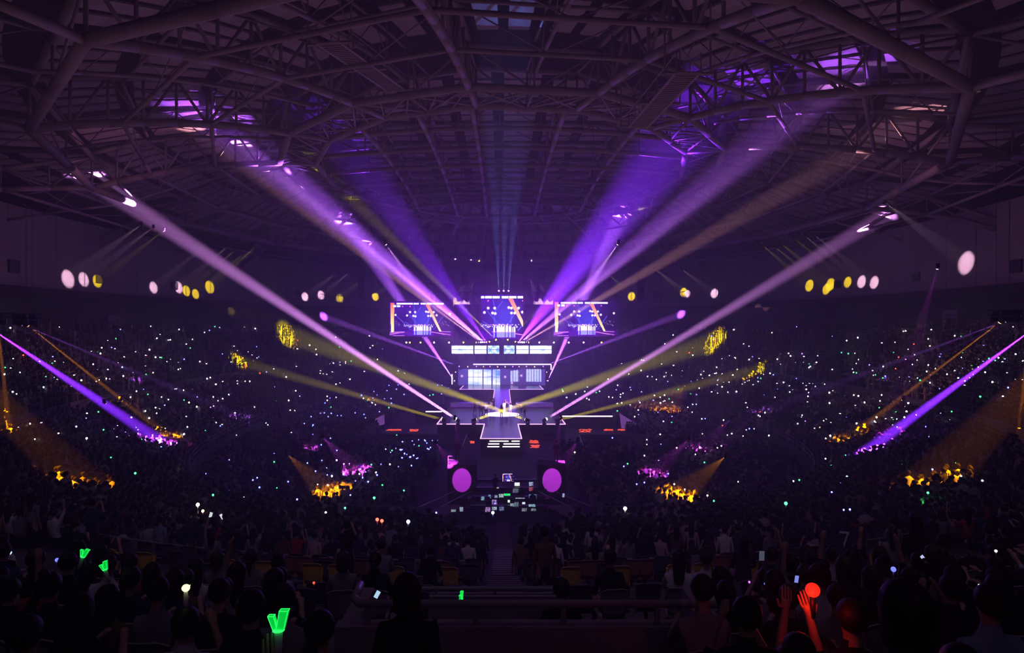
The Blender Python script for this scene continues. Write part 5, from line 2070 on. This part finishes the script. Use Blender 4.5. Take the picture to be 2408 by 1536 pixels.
gv = P(655, 1479, 3.0)
green_v(gv, 1.03, 'big green forked light stick with white handle at the lower left')
o = person('near_sit_up', (gv.x - .21, gv.y - .17, gv.z - 1.66), 0, 'black', 'short', 'person in black whose right hand holds the big green forked stick', None, 1.0)
green_v(P(195, 1308, 7.0), 1.0, 'small green forked light stick in the near left rows, upper of two', .35)
green_v(P(247, 1339, 7.0), 1.0, 'small green forked light stick in the near left rows, lower of two', -.3)
green_v(P(1084, 1410, 7.6), 1.0, 'small narrow green light stick above the entrance rail', .0).rotation_euler = (0, 0, 1.3)
lm = P(437, 1383, 4.9)
t = thing('light_stick', lm, 'lemon yellow round light stick with white handle at the left', 'light stick')
MB().ball((0, 0, 0), .029, 14, 10, s=(1, 1, .9)).build('glowing_head', mat('lemon_glow', (.8, .8, .4), .4, emit=(.95, 1.0, .45), strength=1.8), t, True)
MB().bar((.020, 0, .012), (.033, 0, .022), .007, 8, 0, .002).build('tip', MATS['lemon_glow'], t)
MB().lathe([(.012, -.15), (.018, -.12), (.014, -.025)], 12).build('handle', MATS['white_cloth'], t, True)

# ------------------------------------------------------------------ sound desk on the floor
t = thing('sound_desk_riser', (0.4, 46.0, 0), 'low black riser on the floor carrying the sound and light desks', 'platform')
MB().box((0, 5.2, .12), (7.6, 11.2, .24)).build('deck', SKIRT, t)
for i, Yd in enumerate((47.6, 50.2, 53.0, 55.8)):
    t = thing('mixing_desk', (.5, Yd + .55, .24), '%s row of black mixing desks on the riser, counted from the near stand' % ORD[i], 'desk', 'rows of mixing desks')
    MB().box((0, 0, .70), (6.2, .8, .06)).box((0, .15, .78), (5.6, .45, .10)).build('top', BLACK, t)
    for sx in (-2.9, -1, 1, 2.9):
        MB().box((0, 0, .33), (.08, .6, .68)).build('leg', BLACK, t).location = (sx, 0, 0)
MON = [(1181, 1209, 1114, 1135, 'show', 'large monitor repeating the stage picture at the back of the sound desk'), (1210, 1222, 1135, 1143, (.75, .8, .8), 'small bright white monitor right of the large stage monitor'),
       (1244, 1254, 1134, 1143, (.35, .4, .6), 'upper pale monitor at the right side of the sound desk'), (1244, 1254, 1146, 1155, (.3, .05, .1), 'dark red monitor at the right side of the sound desk'),
       (1206, 1219, 1149, 1159, (.10, .12, .16), 'dim grey monitor in the middle of the sound desk'), (1173, 1184, 1162, 1170, (.35, .45, .5), 'pale grey monitor left of the green one'),
       (1184, 1200, 1161, 1166, (.02, .8, .15), 'flat bright green monitor in the middle of the sound desk'), (1157, 1170, 1176, 1187, 'show', 'small monitor with purple stage picture near the front left'),
       (1131, 1139, 1168, 1177, (.18, .32, .42), 'blue grey monitor at the left end of the sound desk'), (1148, 1154, 1164, 1172, (.2, .3, .5), 'small blue monitor second from the left end'),
       (1163, 1170, 1165, 1171, (.3, .35, .5), 'small tilted monitor left of the pale grey one'), (1200, 1209, 1184, 1191, (.25, .35, .4), 'small grey screen at the front middle of the desk'),
       (1209, 1219, 1181, 1192, (.12, .16, .22), 'tilted grey blue screen at the front middle of the desk'), (1194, 1199, 1176, 1182, (.8, .85, .8), 'tiny white screen in the middle of the desk'),
       (1244, 1262, 1163, 1174, (.12, .2, .4), 'blue list screen at the right end of the desk'), (1228, 1235, 1181, 1186, (.6, .7, .7), 'tiny pale screen right of the middle'),
       (1243, 1259, 1186, 1192, (.3, .45, .6), 'wide pale blue screen at the front right'), (1227, 1239, 1195, 1203, (.15, .18, .2), 'text screen at the front, left of two on the right'),
       (1249, 1260, 1196, 1202, (.15, .18, .2), 'text screen at the front, right of two on the right'), (1141, 1153, 1193, 1204, (.3, .15, .4), 'purple and orange screen at the front left'),
       (1157, 1168, 1192, 1200, (.3, .4, .5), 'pale screen at the front left with small figures'), (1174, 1185, 1192, 1201, (.15, .18, .35), 'dim blue screen at the front just left of the stairs'),
       (1081, 1089, 1193, 1203, (.3, .35, .45), 'small standing screen apart from the desk on the left'), (1061, 1072, 1198, 1204, (.25, .3, .35), 'lowest small screen apart from the desk on the left'),
       (1212, 1234, 1171, 1173, (.45, .5, .6), 'thin bright strip display right of the green monitor'), (1168, 1173, 1146, 1149, (.5, .4, .3), 'tiny warm screen in the left back of the desk')]
scr_m = attr_mat('desk_monitor_picture', 1.7)
for xa, xb, ya, yb, c, lab in MON:
    py = (ya + yb) / 2
    Yd = min(57.5, 12.75 * F / (py - CY))
    if py > 1190:
        Yd = 43.5 if xa < 1100 else 46.8
    a, b = P(xa, ya, Yd), P(xb, yb, Yd)
    W, H = b.x - a.x, a.z - b.z
    rr = np.random.default_rng(xa)
    if c == 'show':
        img = paint_show(0, 148, -1, 80, 60, 40) * 1.2
    else:
        img = np.ones((10, 12, 3)) * np.array(c)
        if sum(c) < 1.6 and c[1] < .7:
            img *= rr.choice([.12, .6, 1.6], size=(10, 12, 1), p=[.35, .4, .25])
    t = thing('monitor', ((a.x + b.x) / 2, Yd, (a.z + b.z) / 2), lab, 'monitor', 'monitors on the sound desk')
    link(bpy.data.objects.new('screen', grid_mesh('screen', W, H, img, scr_m)), t)
    MB().box((0, .03, 0), (W + .04, .05, H + .04)).build('bezel', BLACK, t)
    zb = (a.z + b.z) / 2
    MB().bar((0, .05, -H / 2), (0, .05, -max(H / 2 + .08, zb - 1.02)), .025, 6).build('stand', BLACK, t)
for px, Yd, pose, lab in ((1150, 49.0, 'sit_front', 'operator in black at the left of the sound desk'), (1190, 49.1, 'sit_front', 'operator in black before the middle monitors'),
                          (1226, 51.9, 'sit_lap', 'operator in black right of the green monitor'), (1252, 49.0, 'stand', 'standing operator at the right of the sound desk'),
                          (1165, 54.6, 'stand', 'standing operator in black at the back left of the desk'), (1136, 46.2, 'sit_front', 'operator in black at the near left corner of the desk')):
    x = (px - CX) / F * Yd
    person(pose, (x, Yd - .35, .24), 0, 'black', 'short', lab, 'operators at the sound desk')
    if 'sit' in pose:
        seat((x, Yd - .35, .24), 0, None, 'grey chair under the ' + lab)

# drape boxes beside the desk that catch the magenta discs
BOXM = mat('grey_stage_drape', (0.22, 0.18, 0.24), 0.9)
for px, s, word in ((1086, -1, 'left'), (1298, 1, 'right')):
    Yd = 53.5
    c = P(px, 1128, Yd)
    t = thing('draped_camera_tower', (c.x, Yd, 0), 'square draped platform tower catching a magenta disc of light, %s of the sound desk' % word, 'platform')
    MB().box((0, .9, 1.45), (2.3, 1.8, 2.9)).build('drape', BOXM, t)
    MB().path([(-1.1, .05, 2.9), (-1.1, .05, 3.6), (1.1, .05, 3.6), (1.1, .05, 2.9)], .03, 5).bar((-1.1, .05, 3.3), (1.1, .05, 3.3), .02, 5).build('railing', RAILM, t)
    person('stand', (c.x + .4 * s, Yd + .9, 2.9), 0.1, 'black', 'short', 'camera operator standing on the draped tower %s of the sound desk' % word, None)
    e = Vector((c.x, Yd, c.z))
    src = e + Vector((0, -8, 6.0))
    beam(src, e, 'm', math.degrees(math.atan(.80 / 10)), 100 * 170, 'v', True, 'small black spotlight throwing a magenta disc on the draped tower, %s' % word, None, blend=.12, radius=.02, scale=.4)

# crowd barriers, orange lit ones first
def barrier(c, w, h, rz, lab, grp=None, bars=9):
    t = thing('crowd_barrier', c, lab, 'barrier', grp, rz)
    m = mat('zinc_barrier_tube', (.55, .53, .5), .4)
    MB().path([(-w / 2, 0, 0), (-w / 2, 0, h - .15), (-w / 2 + .12, 0, h), (w / 2 - .12, 0, h), (w / 2, 0, h - .15), (w / 2, 0, 0)], .03, 7).bar((-w / 2, 0, .2), (w / 2, 0, .2), .022, 6).build('frame', m, t)
    for k in range(bars):
        MB().bar((0, 0, .2), (0, 0, h), .014, 5).build('bar', m, t).location = (-w / 2 + w * (k + 1) / (bars + 1), 0, 0)
    return t


p, rz = place_on_bowl(777, 1190, 20); barrier(p, 1.0, 1.05, 0.1, 'metal barrier lit orange among people, left lower tier')
p, rz = place_on_bowl(1603, 1194, 20); barrier(p, 1.0, 1.05, -0.15, 'metal barrier lit orange among people, right lower tier')
BARW = mat('grey_barricade_panel', (.20, .17, .22), .7)
for pts, lab in (([(843, 1021), (1098, 1021), (1086, 1052)], 'long low grey barricade on the floor left of the front stage'), ([(1516, 1022), (1362, 1022), (1374, 1056)], 'low grey barricade on the floor right of the front stage')):
    t = thing('barricade', (0, 0, 0), lab, 'barricade')
    W = []
    for px, py in pts:
        Yd = (EYE - 1.1) * F / (py - CY)
        W.append(Vector(((px - CX) / F * Yd, Yd, 0)))
    m = MB(); r = MB()
    for a, b in zip(W[:-1], W[1:]):
        m.plate([a, b, b + Vector((0, 0, 1.08)), a + Vector((0, 0, 1.08))], .06)
        d = (b - a).normalized().cross(Vector((0, 0, 1))) * .5
        r.bar(a + Vector((0, 0, 1.1)), b + Vector((0, 0, 1.1)), .04, 5)
    m.build('panel', BARW, t); r.build('top_rail', RAILM, t)
    if True:
        a, b = W[0], W[1]
        MB().plate([a + Vector((0, 0, .02)), b + Vector((0, 0, .02)), b + Vector((0, 2.6, .02)), a + Vector((0, 2.6, .02))][::1], .02).build('floor_plate', BARW, t)

# purple ramps with picture panels left and right of the front stage
for pts, word in (([(903, 975), (883, 985), (880, 1004), (904, 998)], 'left'), ([(1457, 972), (1512, 1006), (1462, 1008)], 'right')):
    Yd = 88.0
    W = [P(px, py, Yd + (0 if i in (0, 3) else 1.2)) for i, (px, py) in enumerate(pts)]
    n = len(W)
    m = MB().add([p for p in W] + [p + Vector((0, .15, 0)) for p in W], [tuple(range(n))[::-1], tuple(range(n, 2 * n))] + [(i, (i + 1) % n, n + (i + 1) % n, n + i) for i in range(n)])
    pm = mat('purple_ramp_panel_' + word, (.1, .05, .15), .5, emit=(.30, .08, .75), strength=.55)
    nt = pm.node_tree
    if not nt.nodes.get('wv'):
        wv = nt.nodes.new('ShaderNodeTexWave'); wv.name = 'wv'; wv.inputs['Scale'].default_value = 2.2; wv.inputs['Distortion'].default_value = 14
        tc = nt.nodes.new('ShaderNodeTexCoord'); rp = nt.nodes.new('ShaderNodeValToRGB')
        rp.color_ramp.elements[0].color = (.10, .01, .35, 1); rp.color_ramp.elements[1].color = (.75, .3, 1.0, 1)
        nt.links.new(tc.outputs['Object'], wv.inputs['Vector']); nt.links.new(wv.outputs['Fac'], rp.inputs[0]); nt.links.new(rp.outputs[0], nt.nodes['Principled BSDF'].inputs['Emission Color'])
    tag(m.build('ramp_panel', pm), 'purple glowing patterned ramp panel at the %s side of the front stage' % word, 'panel')

# ------------------------------------------------------------------ things on the upper wall
VENT = mat('dark_wall_vent', (.03, .028, .035), .6)


def on_wall(px, py, off=.12):
    w = wall_at(px, py)
    th = math.atan2(w.x / 50, (75 - w.y) / 80)
    p = wall_pt(th, w.z, off)
    n = Vector((-math.sin(th) / 50, math.cos(th) / 80))
    return p, math.atan2(n.y, n.x) + PI / 2, w.y


for px, py, s, lab in ((32, 627, 30, 'dark square wall vent near the left edge of the photo'), (233, 656, 18, 'dark square wall vent beside a yellow disc on the left'), (409, 672, 17, 'dark square wall vent between two pale discs on the left'),
                       (700, 688, 13, 'small dark wall vent left of the far left discs'), (1970, 669, 17, 'dark square wall vent among the yellow discs on the right'), (2155, 651, 20, 'dark square wall vent on the bare wall right of the discs'),
                       (2392, 626, 30, 'dark wall vent at the right edge of the photo'), (1541, 690, 12, 'small dark wall vent right of the hanging loudspeakers')):
    p, rz, Y = on_wall(px, py)
    w = s * Y / F
    t = thing('wall_vent', p, lab, 'vent', 'dark vents on the upper wall', rz)
    MB().box((0, 0, 0), (w * 1.25, .16, w)).build('frame', VENT, t)
    m = MB()
    for k in range(5):
        m.box((0, .1, -w * .38 + k * w * .19), (w * 1.1, .03, w * .05))
    m.build('louvre', BLACK, t)
for i, (px, py, w, h) in enumerate(((264, 768, 34, 46), (2239, 750, 40, 34))):
    p, rz, Y = on_wall(px, py, .2)
    W, H = w * Y / F * 1.2, h * Y / F
    t = thing('door_%d' % (i + 1), p, None, None, None, rz)
    t['kind'] = 'structure'
    fm = mat('pale_exit_frame', (.16, .14, .17), .7)
    MB().box((-W / 2, 0, 0), (.25, .3, H)).box((W / 2, 0, 0), (.25, .3, H)).box((0, 0, H / 2), (W + .25, .3, .4)).box((0, 0, H * .12), (W, .25, .2)).build('door_frame', fm, t)
    MB().box((0, .1, H * .32), (W * .7, .1, H * .16)).build('door_sign', mat('dim_door_sign', (.05, .05, .07), .5), t)

# unseen area lamps added to brighten the near rows and parapet
ld = bpy.data.lights.new('near_rows_fill', 'AREA')
ld.shape = 'RECTANGLE'; ld.size, ld.size_y = 30, 3; ld.color = (.8, .5, .95); ld.energy = 160
lo = link(bpy.data.objects.new('near_rows_fill', ld)); lo.location = (0, 8, 25)
ld.spread = 2.1
lo.rotation_euler = (Vector((0, 26, 5)) - lo.location).to_track_quat('-Z', 'Y').to_euler()
ld = bpy.data.lights.new('near_rows_fill', 'AREA')
ld.shape = 'RECTANGLE'; ld.size, ld.size_y = 30, 3; ld.color = (.75, .45, 1.0); ld.energy = 42
lo = link(bpy.data.objects.new('near_rows_fill', ld)); lo.location = (0, -2.5, 20)
lo.rotation_euler = (Vector((0, 9, 8)) - lo.location).to_track_quat('-Z', 'Y').to_euler()
ld = bpy.data.lights.new('stair_light', 'SPOT')
ld.color = (.45, .2, 1.0); ld.energy = 2600; ld.spot_size = .16; ld.spot_blend = .6; ld.shadow_soft_size = .3
lo = link(bpy.data.objects.new('stair_light', ld)); lo.location = (0, 50, 24)
lo.rotation_euler = (Vector((0.06, 26, 5.2)) - lo.location).to_track_quat('-Z', 'Y').to_euler()
